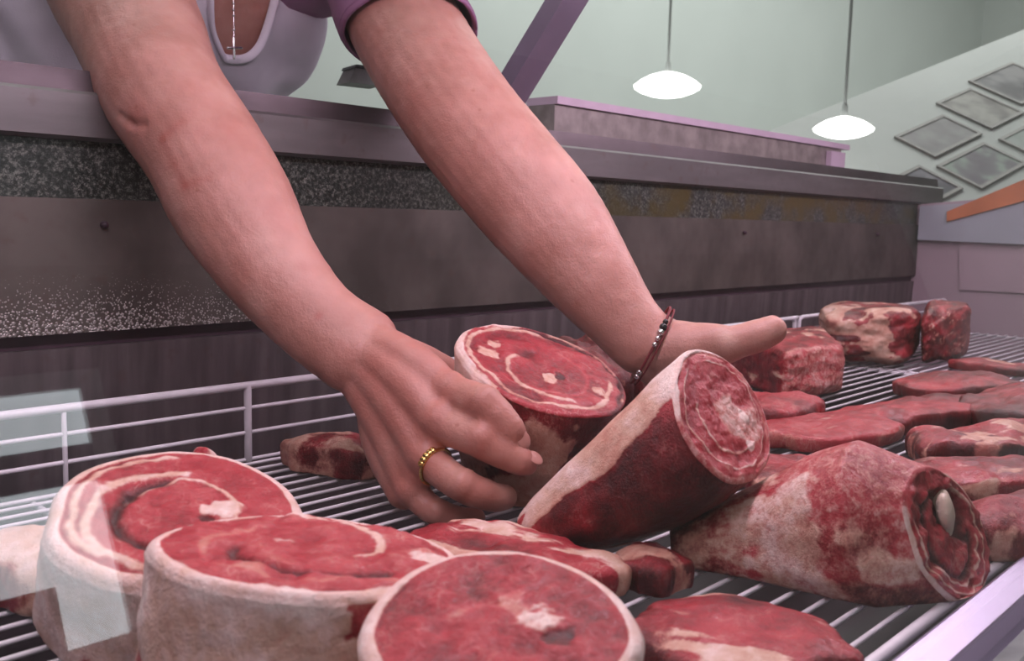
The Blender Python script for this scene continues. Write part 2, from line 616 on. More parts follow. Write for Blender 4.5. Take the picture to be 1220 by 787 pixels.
# raised sill right of the post
extrude_x('raised_sill', [(0.90, 0.3382), (0.95, 0.3382), (0.95, 0.383), (0.90, 0.383)], 1.03, 1.95, SILLF, **P)
extrude_x('sill_cap', [(0.895, 0.3832), (0.955, 0.3832), (0.955, 0.394), (0.895, 0.394)], 1.03, 1.98, SILL, label='pink-white cap on the raised sill', **P)
box('sill_end_block', (1.88, 0.888, 0.339), (1.945, 0.899, 0.375), SILL, **P)
# leaning post
pb0, pb1 = np.array((0.878, 0.875, 0.3384)), np.array((0.9160, 0.7400, 0.5404))
ex = np.array((0.021, 0, 0))
ey = np.array((0, 0.016, 0))
V = [pb0 - ex - ey, pb0 + ex - ey, pb0 + ex + ey, pb0 - ex + ey, pb1 - ex - ey, pb1 + ex - ey, pb1 + ex + ey, pb1 - ex + ey]
meshobj('leaning_post', V, [(3, 2, 1, 0), (4, 5, 6, 7), (0, 1, 5, 4), (1, 2, 6, 5), (2, 3, 7, 6), (3, 0, 4, 7)], POST, case, False, CB)
# end panel with seam; glass reflections built as a blue-grey band and orange strip
def plate(name, pts, mat, th=0.02, label=None):
    n = len(pts)
    v = [tuple(p) for p in pts] + [(p[0] + th, p[1], p[2]) for p in pts]
    f = [(i, (i + 1) % n, n + (i + 1) % n, n + i) for i in range(n)] + [tuple(range(n)), tuple(range(2 * n - 1, n - 1, -1))]
    return recalc(meshobj(name, v, f, mat, case, False, CB, label))


plate('end_panel', [(2.231, 0.90, -0.12), (2.231, 0.90, 0.277), (2.231, 0.83, 0.277), (2.231, 0.14, 0.34), (2.231, 0.14, -0.12)], ENDP)
plate('end_panel_reflection', [(2.215, 0.828, 0.196), (2.215, 0.828, 0.272), (2.2150, 0.6130, 0.2884), (2.2150, 0.6055, 0.1932)], ENDREFLECTION, 0.015, 'blue-grey sloping band of painted reflection along the top of the end panel')
plate('orange_reflection', [(2.2100, 0.7666, 0.2601), (2.2100, 0.7649, 0.2379), (2.2100, 0.6050, 0.2865), (2.2100, 0.6086, 0.3320)], ORANGE, 0.012, 'orange band of painted reflection above the end panel')
plate('end_panel_door', [(2.2260, 0.7323, 0.0880), (2.2260, 0.7402, 0.1941), (2.2260, 0.5826, 0.2748), (2.2260, 0.5679, 0.0902)], ENDP, 0.004)
# front rail
extrude_x('front_rail', [(0.166, -0.03), (0.172, 0.004), (0.166, 0.010), (0.150, 0.006), (0.138, -0.004), (0.138, -0.03)], XL, XR, LILAC, **P)
extrude_x('front_bumper', [(0.136, -0.03), (0.136, 0.004), (0.124, 0.008), (0.085, -0.012), (0.080, -0.03)], XL, XR, GREYBAR, **P)
extrude_x('bumper_strip', [(0.121, 0.0072), (0.118, 0.0102), (0.105, 0.0035), (0.107, 0.0)], XL, XR, BLACK, label='black slotted strip in the grey bumper', **P)
box('front_skirt', (XL, 0.09, -0.16), (XR, 0.16, -0.031), LILAC, **P)
# bent front pane, top shelf and tube
gp = []
for k in range(25):
    s = k / 24
    gp.append((0.146 + 0.16 * s + 0.10 * max(0, s - 0.7) ** 2 * 8, 0.008 + 0.72 * s - 0.10 * max(0, s - 0.7) ** 2 * 4))
V = [(XL, y, z) for y, z in gp] + [(XR, y, z) for y, z in gp]
n = len(gp)
meshobj('front_glass', V, [(i, i + 1, n + i + 1, n + i) for i in range(n - 1)], GLASSM, case, True, CB, 'clear bent glass pane with painted haze')
ty, tz = gp[-1]
extrude_x('top_shelf_frame', [(ty + 0.002, tz - 0.006), (ty + 0.04, tz - 0.006), (ty + 0.04, tz + 0.012), (ty + 0.002, tz + 0.012)], XL, XR, LILAC, **P)
v, f = tube([(XL, ty + 0.02, tz - 0.022), (XR - 0.03, ty + 0.02, tz - 0.022)], [0.012, 0.012], seg=14)
meshobj('lamp_tube', v, f, TUBEM, case, True, CB, 'glowing pink-white tube under the top frame')

# ------------------------------------------------------------------ wire shelves
WR = 0.0016


def wire_shelf(x0, x1, label):
    base = ((x0 + x1) / 2, 0.465, -0.004)
    t = empty('wire_shelf', base, label, 'wire shelf')
    L = x1 - x0
    v, f = tube([(-L / 2, 0, 0), (L / 2, 0, 0)], [WR, WR], seg=8, cap=1)
    me = None
    for k in range(29):
        y = 0.198 + k * 0.0192
        if me is None:
            o = meshobj('wire', v, f, WIRE, t)
            me = o.data
        else:
            o = bpy.data.objects.new('wire', me)
            COL.objects.link(o)
            o.parent = t
        o.location = (0, y - base[1], 0.004 - WR)
    n = max(2, round(L / 0.47) + 1)
    for k in range(n):
        x = x0 + 0.006 + (L - 0.012) * k / (n - 1)
        pts = [(x, 0.184, -0.0052), (x, 0.748, -0.0052)]
        v, f = tube(pts, [0.0026, 0.0026], seg=10, cap=1)
        meshobj('cross_bar', v, f, WIRE, t, True, base)
    v, f = tube([(x0, 0.183, -0.002), (x1, 0.183, -0.002)], [0.0036, 0.0036], seg=12, cap=2)
    meshobj('front_bar', v, f, WIRE, t, True, base)
    # rear guard rail with rounded ends
    zt = 0.066
    pts = [(x0 + 0.003, 0.752, -0.002), (x0 + 0.003, 0.752, zt - 0.014), (x0 + 0.006, 0.752, zt - 0.003), (x0 + 0.018, 0.752, zt),
           (x0 + 0.06, 0.752, zt), ((x0 + x1) / 2, 0.752, zt), (x1 - 0.06, 0.752, zt), (x1 - 0.018, 0.752, zt), (x1 - 0.006, 0.752, zt - 0.003),
           (x1 - 0.003, 0.752, zt - 0.014), (x1 - 0.003, 0.752, -0.002)]
    v, f = tube(pts, [0.0036] * len(pts), side=(0, 1, 0), seg=12, cap=2)
    meshobj('guard_rail', v, f, WIRE, t, True, base)
    for z in (0.0455, 0.023, -0.002):
        v, f = tube([(x0 + 0.004, 0.752, z), (x1 - 0.004, 0.752, z)], [0.0019, 0.0019], seg=8, cap=1)
        meshobj('guard_wire', v, f, WIRE, t, True, base)
    x = x0 + 0.44
    k = 0
    while x < x1 - 0.1:
        r = 0.0034 if k % 2 == 1 else 0.002
        v, f = tube([(x, 0.7515, -0.003), (x, 0.7515, zt)], [r, r], side=(1, 0, 0), seg=10, cap=1)
        meshobj('guard_post', v, f, WIRE, t, True, base)
        x += 0.161 if k == 0 else 0.30
        k += 1
    return t


wire_shelf(-0.15, 1.495, 'white coated wire shelf carrying the rolls, shanks and the held roast')
wire_shelf(1.505, 2.205, 'white coated wire shelf at the far end under the thin slice and far block')

# ------------------------------------------------------------------ meat
def split_meat(root, V, F, fat, tone, bone=None, names=('lean', 'fat'), labels=(None, None), thresh=0.5):
    """the surface of one piece of meat parted into its lean and its fat, with shared normals"""
    V = np.asarray(V, float)
    V[:, 2] = np.where(V[:, 2] < 0.004, 0.004 - 0.0035 * (1 - np.exp(-np.clip(0.004 - V[:, 2], 0, 1) / 0.0035)), V[:, 2])
    bone = np.zeros(len(V)) if bone is None else bone
    me = bpy.data.meshes.new('whole')
    me.from_pydata(V.tolist(), [], F)
    bm = bmesh.new()
    bm.from_mesh(me)
    bmesh.ops.recalc_face_normals(bm, faces=bm.faces)
    bm.to_mesh(me)
    bm.free()
    me.update()
    N = normals_np(me).copy()
    FF = [tuple(p.vertices) for p in me.polygons]
    bpy.data.meshes.remove(me)
    org = np.array(root.location)
    flag = np.array([np.mean([fat[i] for i in q]) > thresh for q in FF])
    nmin = max(60, int(0.02 * len(FF)))

    def islands(val):
        par = {}
        def find(a):
            while par[a] != a:
                par[a] = par[par[a]]
                a = par[a]
            return a
        for k_ in np.nonzero(flag == val)[0]:
            q = FF[k_]
            for i in q:
                par.setdefault(i, i)
            r_ = find(q[0])
            for i in q[1:]:
                par[find(i)] = r_
        grp = {}
        for k_ in np.nonzero(flag == val)[0]:
            grp.setdefault(find(FF[k_][0]), []).append(k_)
        return list(grp.values())

    for val in (True, False, True, False):
        for g in islands(val):
            if len(g) < nmin:
                flag[g] = not val
    for which, g in [(1, g) for g in islands(True)] + [(0, g) for g in islands(False)]:
        sel = [FF[k_] for k_ in g]
        idx = sorted({i for q in sel for i in q})
        mp = {i: k for k, i in enumerate(idx)}
        m = bpy.data.meshes.new(names[which])
        m.from_pydata((V[idx] - org).tolist(), [], [tuple(mp[i] for i in q) for q in sel])
        m.polygons.foreach_set('use_smooth', [True] * len(m.polygons))
        m.normals_split_custom_set_from_vertices(N[idx].tolist())
        set_attr(m, 'fat', np.asarray(fat)[idx])
        set_attr(m, 'tone', np.asarray(tone)[idx])
        set_attr(m, 'bone', np.asarray(bone)[idx])
        m.materials.append(MEAT)
        o = bpy.data.objects.new(names[which], m)
        COL.objects.link(o)
        o.parent = root
        if labels[which]:
            o['label'] = labels[which]


def bone_piece(root, name, c, r, axes=None, label=None, tone=0.6, fat=0.0, bone=1.0, lump=0.15, seed=0):
    v, f = ellipsoid(c, r, axes, 28, 18)
    n = (v - np.asarray(c))
    v = v + n * (lump * 2 * fbm(v * 60, seed))[:, None]
    m = meshobj(name, v, f, MEAT, root, True, root.location, label)
    for a, val in (('fat', fat), ('tone', tone), ('bone', bone)):
        set_attr(m.data, a, np.full(len(m.data.vertices), val))
    return m


CR = np.array((0.6884, -0.7250, 0.0))   # to the right along the counter front, as a customer sees it


def log_meat(name, label, cat, base, top, rad, seed=0, xdir=None, taper=None, bend=(0, 0, 0), face=(), blobs=(), rim=0.07, rimfat=1.0,
             side=None, lump=0.06, corner=0.12, dome=0.0, facetone=0.6, sidetone=0.35, nth=168, ns=60, nr=46, names=('lean', 'fat'),
             group=None, outline=None, facenoise=0.0012, cut=None, rimarc=None, soft=1.0):
    """a log of meat from base to top with a worked cut face at the top end"""
    base, top = np.array(base, float), np.array(top, float)
    L = np.linalg.norm(top - base)
    az = nrm(top - base)
    xd = CR if xdir is None else np.array(xdir, float)
    ax = nrm(xd - (xd @ az) * az)
    ay = np.cross(az, ax)
    rx, ry = rad
    rm = (rx + ry) / 2
    kx = ky = 0.0
    if cut is not None:
        cn = nrm(cut)
        kx, ky = -(cn @ ax) / (cn @ az), -(cn @ ay) / (cn @ az)
    prof = []
    for k in range(8):
        prof.append((k / 8 * 0.9, 0.0, 0))
    for k in range(5):
        a = k / 5 * math.pi / 2
        prof.append((0.9 + 0.1 * math.sin(a), 0.1 * rm * (1 - math.cos(a)), 0))
    c = corner
    for k in range(ns):
        s = k / (ns - 1)
        prof.append((1.0, 0.1 * rm + (L - 0.1 * rm - c * rm) * s, 1))
    for k in range(1, 9):
        a = k / 8 * math.pi / 2
        prof.append((1 - c + c * math.cos(a), L - c * rm + c * rm * math.sin(a), 2))
    for k in range(1, nr):
        prof.append(((1 - c) * (1 - k / (nr - 0.6)), L, 3))
    pr = np.array(prof)
    M = len(pr)
    th = np.arange(nth) / nth * 2 * math.pi
    TH, RHO = np.meshgrid(th, pr[:, 0])
    _, Z = np.meshgrid(th, pr[:, 1])
    _, REG = np.meshgrid(th, pr[:, 2])
    S = np.clip(Z / L, 0, 1)
    out = np.ones_like(TH)
    out = out + lump * 2.0 * fbm(np.stack([np.cos(TH) * 1.3, np.sin(TH) * 1.3, S * 1.5], -1), seed, 3)
    if outline:
        for amp, k, ph in outline:
            out = out + amp * np.cos(k * (TH - ph))
    sc = np.ones_like(TH)
    if taper is not None:
        tx, tv = zip(*taper)
        sc = np.interp(S, tx, tv)
    x = RHO * out * sc * np.cos(TH)
    y = RHO * out * sc * np.sin(TH)
    topm = REG >= 2
    # face features in the unit disc
    fx, fy = RHO * np.cos(TH), RHO * np.sin(TH)
    fat = np.zeros_like(TH)
    tone = np.where(REG >= 2, facetone, sidetone)
    bone = np.zeros_like(TH)
    grv = np.zeros_like(TH)
    wob = fbm(np.stack([fx * 3, fy * 3, np.zeros_like(fx) + seed], -1), seed + 5, 3)
    for arc in face:
        r0, r1, t0, span, w, kind = arc
        for turn in (-1, 0, 1, 2):
            tt = (TH - t0) + turn * 2 * math.pi
            u = tt / span
            inside = sstep(-0.02, 0.04, u) * sstep(1.02, 0.96, u)
            rr = r0 + (r1 - r0) * u + wob * 0.07
            d = np.abs(RHO - rr)
            g = np.exp(-(d / w) ** 2) * inside * topm
            if kind == 'fat':
                fat = np.maximum(fat, g)
                grv = grv - 0.3 * g
            elif kind == 'dark':
                tone = tone - 0.6 * g
                grv = grv + 1.2 * g
            else:
                tone = tone + 0.3 * g
                grv = grv + 0.3 * g
    for bx, by, br, f_, t_, b_, dz in blobs:
        d = np.hypot(fx - bx, fy - by) + br * 1.1 * fbm(np.stack([fx / br, fy / br, np.zeros_like(fx) + seed], -1), seed + 31, 3)
        g = sstep(br * 1.25, br * 0.7, d) * topm
        fat = np.where(g > 0, fat * (1 - g) + f_ * g, fat)
        tone = tone + t_ * g
        bone = np.maximum(bone, b_ * g)
        grv = grv - dz * g
    fn = fbm(np.stack([fx * 5, fy * 5, np.ones_like(fx) * 3], -1), seed + 9, 4)
    tone = tone + np.where(topm, 0.35 * fn, 0)
    # rim of fat
    rw = rim * (1 + 0.9 * fbm(np.stack([np.cos(TH) * 2, np.sin(TH) * 2, np.ones_like(TH)], -1), seed + 2, 3))
    rimm = sstep(1 - rw - 0.03, 1 - rw + 0.02, RHO) * topm
    rf = np.full_like(TH, rimfat)
    if rimarc:
        dd = np.abs((TH - rimarc[0] + math.pi) % (2 * math.pi) - math.pi)
        rf = rimarc[2] + (rimfat - rimarc[2]) * sstep(rimarc[1] * 1.25, rimarc[1] * 0.75, dd + 0.3 * wob)
    fat = np.maximum(fat, rimm * rf)
    grv = grv - 0.6 * rimm
    tone = tone * (1 - rimm * rf) + 0.9 * rimm * rf
    tone = np.where(REG == 2, tone * (1 - rf) + 0.85 * rf, tone)
    # side
    sidef = np.zeros_like(TH)
    if side is not None:
        P3 = np.stack([x * rx, y * ry, Z], -1)
        sf, stn = side(TH, S, P3, seed)
        fat = np.where(REG <= 1, sf, fat)
        fat = np.where(REG == 2, np.maximum(rf, sf), fat)
        tone = np.where(REG <= 1, stn + 0.25 * sstep(0.75, 1.0, S) * rf, tone)
        fat = np.where(REG <= 1, 0.5 + (fat - 0.5) * soft, fat)
    Zd = Z + np.where(REG == 3, facenoise * 2.5 * fn - 0.0022 * grv, 0) + np.where(topm, dome * (1 - RHO ** 2), 0) + S ** 1.5 * (kx * x * rx + ky * y * ry)
    dn = 0.5 * fbm(np.stack([x * 6, y * 6, S * 5], -1), seed + 4, 3) * 0.03
    x = x * (1 + np.where(REG <= 1, dn + 0.04 * (fat - 0.5) * 0.5, 0))
    y = y * (1 + np.where(REG <= 1, dn + 0.04 * (fat - 0.5) * 0.5, 0))
    B = np.array(bend, float)
    W = base + (x * rx)[..., None] * ax + (y * ry)[..., None] * ay + Zd[..., None] * az + (np.sin(np.clip(S, 0, 1) * math.pi))[..., None] * B
    V = W.reshape(-1, 3)
    F = [(i * nth + j, i * nth + (j + 1) % nth, (i + 1) * nth + (j + 1) % nth, (i + 1) * nth + j) for i in range(M - 1) for j in range(nth)]
    # close the two pole rings
    F.append(tuple((M - 1) * nth + j for j in range(nth)))
    loc = (float(W[..., 0].mean()), float(W[..., 1].mean()), 0.0)
    root = empty(name, loc, label, cat, group)
    split_meat(root, V, F, np.clip(fat, 0, 1).ravel(), np.clip(tone, 0, 1).ravel(), bone.ravel(), names)
    fr = dict(top=top, ax=ax, ay=ay, az=az, rx=rx, ry=ry)
    return root, fr


def onface(fr, u, v, w=0.0):
    return fr['top'] + fr['ax'] * u * fr['rx'] + fr['ay'] * v * fr['ry'] + fr['az'] * w


def side_fat(cover=0.35, scale=40, stretch=(1, 1, 0.6), streak=0.0, base_tone=0.4, ranges=()):
    def fn(TH, S, P3, seed):
        f = fbm(P3 * scale * np.array(stretch), seed + 11, 6) * 1.5
        g = 0.5 + f + (cover - 0.5) * 1.6
        if streak:
            g = g + streak * fbm(np.stack([np.cos(TH) * 7, np.sin(TH) * 7, S * 0.9], -1), seed + 21, 3)
        t = base_tone + 0.5 * fbm(P3 * 30, seed + 13, 3)
        for (t0, tw, s0, s1, add, tadd) in ranges:
            d = np.abs((TH - t0 + math.pi) % (2 * math.pi) - math.pi)
            e = 0.4 * fbm(P3 * 40, seed + 17, 3)
            m = sstep(tw * 1.2, tw * 0.8, d + e) * sstep(s0 - 0.12, s0 + 0.06, S + e * 0.5) * sstep(s1 + 0.12, s1 - 0.06, S + e * 0.5)
            g = g + add * m
            t = t + tadd * m
        return np.clip(sstep(0.3, 0.7, g), 0, 1), np.clip(t, 0, 1)
    return fn


PI = math.pi
# --- three big rolls in front
A_top, A_base = (0.2348, 0.4583, 0.0653), (0.2371, 0.4765, -0.0034)
log_meat('rolled_roast', 'rolled meat with spiral cut face, rearmost of the three front rolls', 'meat', (A_base[0], A_base[1], 0.0), A_top,
         (0.0645, 0.066), 3, face=[(0.50, 0.93, PI * 0.55, PI * 1.25, 0.045, 'fat'), (0.42, 0.60, PI * 0.62, PI * 1.1, 0.05, 'dark'), (0.50, 0.40, -PI * 0.55, PI * 1.5, 0.022, 'fat'),
                                   (0.80, 0.84, PI * 0.6, PI * 0.8, 0.035, 'fat')],
         blobs=[(0.30, 0.05, 0.16, 0.9, 0.2, 0.0, 0.5), (0.1, 0.28, 0.10, 0.0, 0.2, 0, 0.3), (0.24, -0.1, 0.06, 0.1, -0.5, 0, -0.5), (-0.42, 0.02, 0.07, 0.3, -0.5, 0, -0.6)],
         rim=0.07, corner=0.09, side=side_fat(0.80, 50, base_tone=0.66, ranges=((PI * 1.0, 0.5, 0.0, 0.45, -0.9, 0.0), (-0.6, 0.5, 0.0, 0.35, -1.0, 0.0))), lump=0.05, facetone=0.60)
B_top, B_base = (0.2462, 0.3584, 0.0664), (0.2391, 0.3590, 0.0090)
log_meat('rolled_roast', 'wide rolled meat with pale fatty side, middle of the three rolls in front', 'meat', (B_base[0], B_base[1], 0.0), B_top,
         (0.071, 0.060), 8, face=[(0.62, 0.72, PI * 0.75, PI * 0.9, 0.035, 'soft'), (0.30, 0.95, -0.2, PI * 0.7, 0.04, 'fat'), (0.45, 0.62, PI * 1.05, PI * 0.8, 0.03, 'dark')],
         blobs=[(0.85, 0.05, 0.13, 1.0, 0.2, 0, 0.2), (-0.2, 0.15, 0.07, 0.6, 0.1, 0, 0.1)],
         rim=0.05, corner=0.07, side=side_fat(0.80, 50, base_tone=0.70, ranges=((-0.35, 0.45, 0.0, 1.0, -1.2, 0.1), (-1.2, 0.35, 0.0, 0.35, -0.9, 0.1), (-1.0, 0.18, 0.7, 0.95, -0.8, 0.1))), lump=0.05, facetone=0.66, facenoise=0.002)
C_top, C_base = (0.2578, 0.2455, 0.0612), (0.2703, 0.2585, 0.0086)
log_meat('rolled_roast', 'rolled meat with cream rim and red centre, nearest of the three rolls', 'meat', (C_base[0], C_base[1], 0.0), C_top,
         (0.0535, 0.052), 14, face=[(0.15, 0.45, PI * 0.2, PI * 0.9, 0.05, 'soft')],
         blobs=[(0.28, 0.10, 0.13, 0.75, 0.35, 0.0, 0.4), (0.42, -0.05, 0.10, 0.2, -0.5, 0.0, -0.5), (-0.25, -0.1, 0.2, 0.0, 0.15, 0, 0), (0.1, 0.3, 0.1, 0.2, 0.3, 0, 0.2)],
         rim=0.07, corner=0.10, rimarc=(0.2, 2.4, 0.75), side=side_fat(0.95, 50, base_tone=0.55), lump=0.045, facetone=0.52)

# --- roast held in the hand
D_top, D_base = (0.5445, 0.4820, 0.1074), (0.5517, 0.5057, 0.0071)
log_meat('rolled_roast', 'rolled roast with white fat edge, gripped by the ringed hand and propped up', 'meat', D_base, D_top,
         (0.068, 0.060), 22, xdir=nrm(np.array((0.5899, 0.4305, 0.0864)) - np.array((0.5013, 0.5311, 0.1265))),
         face=[(0.86, 0.82, PI * 0.5, PI * 1.6, 0.03, 'fat'), (0.30, 0.75, PI * 0.9, PI * 0.8, 0.03, 'fat'), (0.62, 0.5, -PI * 0.8, PI * 1.2, 0.02, 'soft'), (0.97, 0.93, -0.6, PI * 0.9, 0.03, 'dark')],
         blobs=[(0.12, -0.22, 0.11, 0.95, 0.2, 0, 0.3), (0.22, -0.08, 0.06, 0.0, -0.5, 0, -0.4), (-0.62, -0.1, 0.13, 0.8, 0.2, 0, 0.2), (-0.55, 0.2, 0.08, 0.8, 0, 0, 0.2), (0.68, -0.12, 0.07, 0.8, 0, 0, 0.2)],
         rim=0.075, corner=0.05, rimarc=(PI * 0.95, 1.0, 0.10), taper=[(0, 0.70), (0.4, 0.90), (1, 1)], soft=0.8, side=side_fat(0.66, 45, base_tone=0.34, ranges=((-0.25, 0.75, 0.0, 1.0, -1.3, -0.05), (PI * 1.15, 0.7, 0.4, 1.0, 0.8, 0.1))), lump=0.05, facetone=0.50, cut=(-0.0726, -0.4238, 0.9028))

# --- shank standing out beside it
E_face, E_tail = (0.5260, 0.3100, 0.1019), (0.4613, 0.4140, 0.0079)
log_meat('meat_shank', 'deep red shank with white fat ridge, between held roast and front shank', 'meat', E_tail, E_face,
         (0.044, 0.047), 31, xdir=(0.3, -0.3, 1.0), taper=[(0, 0.34), (0.12, 0.50), (0.35, 0.70), (0.6, 0.88), (0.85, 1.0), (1, 1.0)], bend=(0.0, 0.0, -0.006),
         face=[(0.82, 0.80, 0.2, PI * 1.9, 0.013, 'fat'), (0.55, 0.62, PI * 0.3, PI * 0.9, 0.014, 'fat'), (0.90, 0.92, PI, PI * 1.2, 0.02, 'soft')],
         blobs=[(-0.18, -0.25, 0.42, 0.42, 0.40, 0.0, 0.1), (-0.2, -0.35, 0.09, 0.9, 0.2, 0.2, 0.3), (-0.60, -0.15, 0.08, 0.8, 0.2, 0.0, 0.2), (0.45, 0.2, 0.22, 0.1, -0.1, 0, 0)],
         rim=0.03, corner=0.06, rimarc=(0.35, 0.95, 0.35), side=side_fat(0.16, 45, streak=0.55, base_tone=0.20, ranges=((0.45, 0.62, 0.10, 1.1, 1.6, 0.35), (0.75, 1.2, -0.2, 0.42, 0.75, 0.25), (2.0, 0.9, 0.15, 1.0, -0.9, -0.08))),
         lump=0.06, facetone=0.66, sidetone=0.2, cut=(0.0235, -0.8440, 0.5358))

# --- shank at front right
F_face, F_tail = (0.5995, 0.1914, 0.0343), (0.5081, 0.3327, 0.0109)
froot, fr = log_meat('meat_shank', 'pale pink shank with hollow brown bone end, at front right by lilac rail', 'meat', F_tail, F_face,
         (0.042, 0.043), 44, xdir=(0, 0, 1.0), taper=[(0, 0.30), (0.15, 0.5), (0.35, 0.76), (0.6, 1.20), (0.78, 1.40), (0.93, 1.12), (1, 1.0)], bend=(0.003, 0.004, 0.003),
         face=[(0.86, 0.80, PI * 0.3, PI * 1.5, 0.025, 'fat'), (0.62, 0.55, -0.5, PI * 1.6, 0.05, 'dark'), (0.70, 0.66, PI * 0.6, PI * 0.8, 0.02, 'fat')],
         blobs=[(0.20, -0.28, 0.34, 0.05, -0.45, 0.0, -3.2), (-0.45, 0.1, 0.25, 0.25, 0.1, 0, 0.3)],
         rim=0.02, rimarc=(PI * 0.6, 1.0, 0.15), soft=0.42, side=side_fat(0.50, 55, stretch=(1, 1, 1), streak=0.5, base_tone=0.46, ranges=((0.2, 0.9, 0.50, 1.1, -0.8, 0.12), (1.2, 0.7, 0.15, 0.55, 1.0, 0.25), (0.9, 1.0, -0.2, 0.3, -0.6, -0.2), (2.2, 0.4, 0.7, 1.0, -1.0, -0.35))),
         lump=0.07, facetone=0.56, corner=0.045, facenoise=0.0016, cut=(-0.0270, -0.9230, 0.3838))
bone_piece(froot, 'bone', onface(fr, 0.15, -0.36, 0.000), (0.019, 0.008, 0.007), (fr['ax'], fr['ay'], fr['az']), 'ivory bone end showing in the hollow', seed=2)
bone_piece(froot, 'bone', onface(fr, 0.35, -0.02, -0.002), (0.011, 0.006, 0.005), (fr['ax'], fr['ay'], fr['az']), 'ivory bone end showing in the hollow', seed=5)


def slab(name, label, cat, c, ax_pt, half_w, thick, seed, fatc=0.2, tone=0.55, streak=0.9, zoff=0.0, edge=0.0, arch=0.0, rough=0.16, group=None, lift=0.0, nth=120, nr=34, edge_dark=0.22, exp=2.4):
    """a flat piece of meat centred at c, long axis towards ax_pt"""
    c = np.array(c, float)
    a = np.array(ax_pt, float) - c
    ha = np.hypot(a[0], a[1])
    ux = nrm((a[0], a[1], 0))
    uy = np.array((-ux[1], ux[0], 0))
    rings = []
    for k in range(nr):
        rings.append((k / (nr - 1) * 0.93, 1.0, 1))
    for k in range(1, 9):
        t = k / 9 * PI
        rings.append((0.93 + 0.07 * math.sin(t), math.cos(t), 2))
    for k in range(12):
        rings.append((0.93 * (1 - k / 11.5), -1.0, 0))
    pr = np.array(rings)
    th = np.arange(nth) / nth * 2 * PI
    TH, R = np.meshgrid(th, pr[:, 0])
    _, ZZ = np.meshgrid(th, pr[:, 1])
    ct, st = np.cos(TH), np.sin(TH)
    sup = (np.abs(ct) ** exp + np.abs(st) ** exp) ** (-1 / exp)
    out = sup * (1 + rough * 2 * fbm(np.stack([ct * 1.6, st * 1.6, np.full_like(ct, seed * 1.7)], -1), seed, 4))
    x, y = R * out * ct * ha, R * out * st * half_w
    W = c + x[..., None] * ux + y[..., None] * uy
    un = fbm(np.stack([x * 22, y * 22, np.full_like(x, seed)], -1), seed + 3, 4)
    top = thick * (0.86 + 0.32 * un) + arch * (1 - (R * ct) ** 2) - 0.25 * thick * R ** 3
    mid = thick * 0.5
    z = np.where(ZZ >= 0, mid + (top - mid) * ZZ, mid + mid * ZZ) + zoff + lift * (R * ct)
    W[..., 2] = z
    f = fbm(np.stack([x * 12, y * 60, np.full_like(x, seed)], -1), seed + 7, 4) * 1.5 * streak + fbm(np.stack([x * 30, y * 30, z * 30], -1), seed + 8, 3) * 0.8
    g = 0.5 + f + (fatc - 0.5) * 1.6
    if edge:
        g = g + edge * sstep(0.86, 0.97, R) * (ZZ > -0.5)
    fat = sstep(0.32, 0.68, g)
    tn = tone + 0.5 * fbm(np.stack([x * 25, y * 25, z * 25], -1), seed + 12, 3) - edge_dark * sstep(0.9, 1.0, R)
    V = W.reshape(-1, 3)
    M = len(pr)
    F = [(i * nth + j, i * nth + (j + 1) % nth, (i + 1) * nth + (j + 1) % nth, (i + 1) * nth + j) for i in range(M - 1) for j in range(nth)]
    F.append(tuple((M - 1) * nth + j for j in range(nth)))
    root = empty(name, (c[0], c[1], zoff), label, cat, group)
    split_meat(root, V, F, np.clip(fat, 0, 1).ravel(), np.clip(tn, 0, 1).ravel())
    return root


def block(name, label, cat, corners, h, seed, fatfn, tone=0.4, n=44, lump=0.10, e=5.0, group=None):
    """a chunky block over four base corners (x, y), rounded and uneven"""
    C = np.array(corners, float)
    V, key, F = [], {}, []
    def vid(i, j, k):
        t = (i, j, k)
        if t not in key:
            key[t] = len(V)
            V.append((i / n, j / n, k / n))
        return key[t]
    for a in range(n):
        for b in range(n):
            F.append((vid(a, b, 0), vid(a, b + 1, 0), vid(a + 1, b + 1, 0), vid(a + 1, b, 0)))
            F.append((vid(a, b, n), vid(a + 1, b, n), vid(a + 1, b + 1, n), vid(a, b + 1, n)))
            F.append((vid(a, 0, b), vid(a + 1, 0, b), vid(a + 1, 0, b + 1), vid(a, 0, b + 1)))
            F.append((vid(a, n, b), vid(a, n, b + 1), vid(a + 1, n, b + 1), vid(a + 1, n, b)))
            F.append((vid(0, a, b), vid(0, a, b + 1), vid(0, a + 1, b + 1), vid(0, a + 1, b)))
            F.append((vid(n, a, b), vid(n, a + 1, b), vid(n, a + 1, b + 1), vid(n, a, b + 1)))
    U = np.array(V)
    q = U * 2 - 1
    nn = (np.abs(q) ** e).sum(1) ** (1 / e)
    mx = np.abs(q).max(1)
    q = q * (mx / nn)[:, None]
    q = q * (1 + lump * 2 * fbm(q * 1.4, seed, 4))[:, None]
    s, t = (q[:, 0] + 1) / 2, (q[:, 1] + 1) / 2
    XY = (1 - s)[:, None] * (1 - t)[:, None] * C[0] + s[:, None] * (1 - t)[:, None] * C[1] + s[:, None] * t[:, None] * C[2] + (1 - s)[:, None] * t[:, None] * C[3]
    W = np.column_stack([XY, (q[:, 2] + 1) / 2 * h])
    fat, tn = fatfn(q, W, seed)
    ctr = C.mean(0)
    root = empty(name, (ctr[0], ctr[1], 0), label, cat, group)
    split_meat(root, W, F, np.clip(fat, 0, 1), np.clip(tone + tn, 0, 1))
    return root


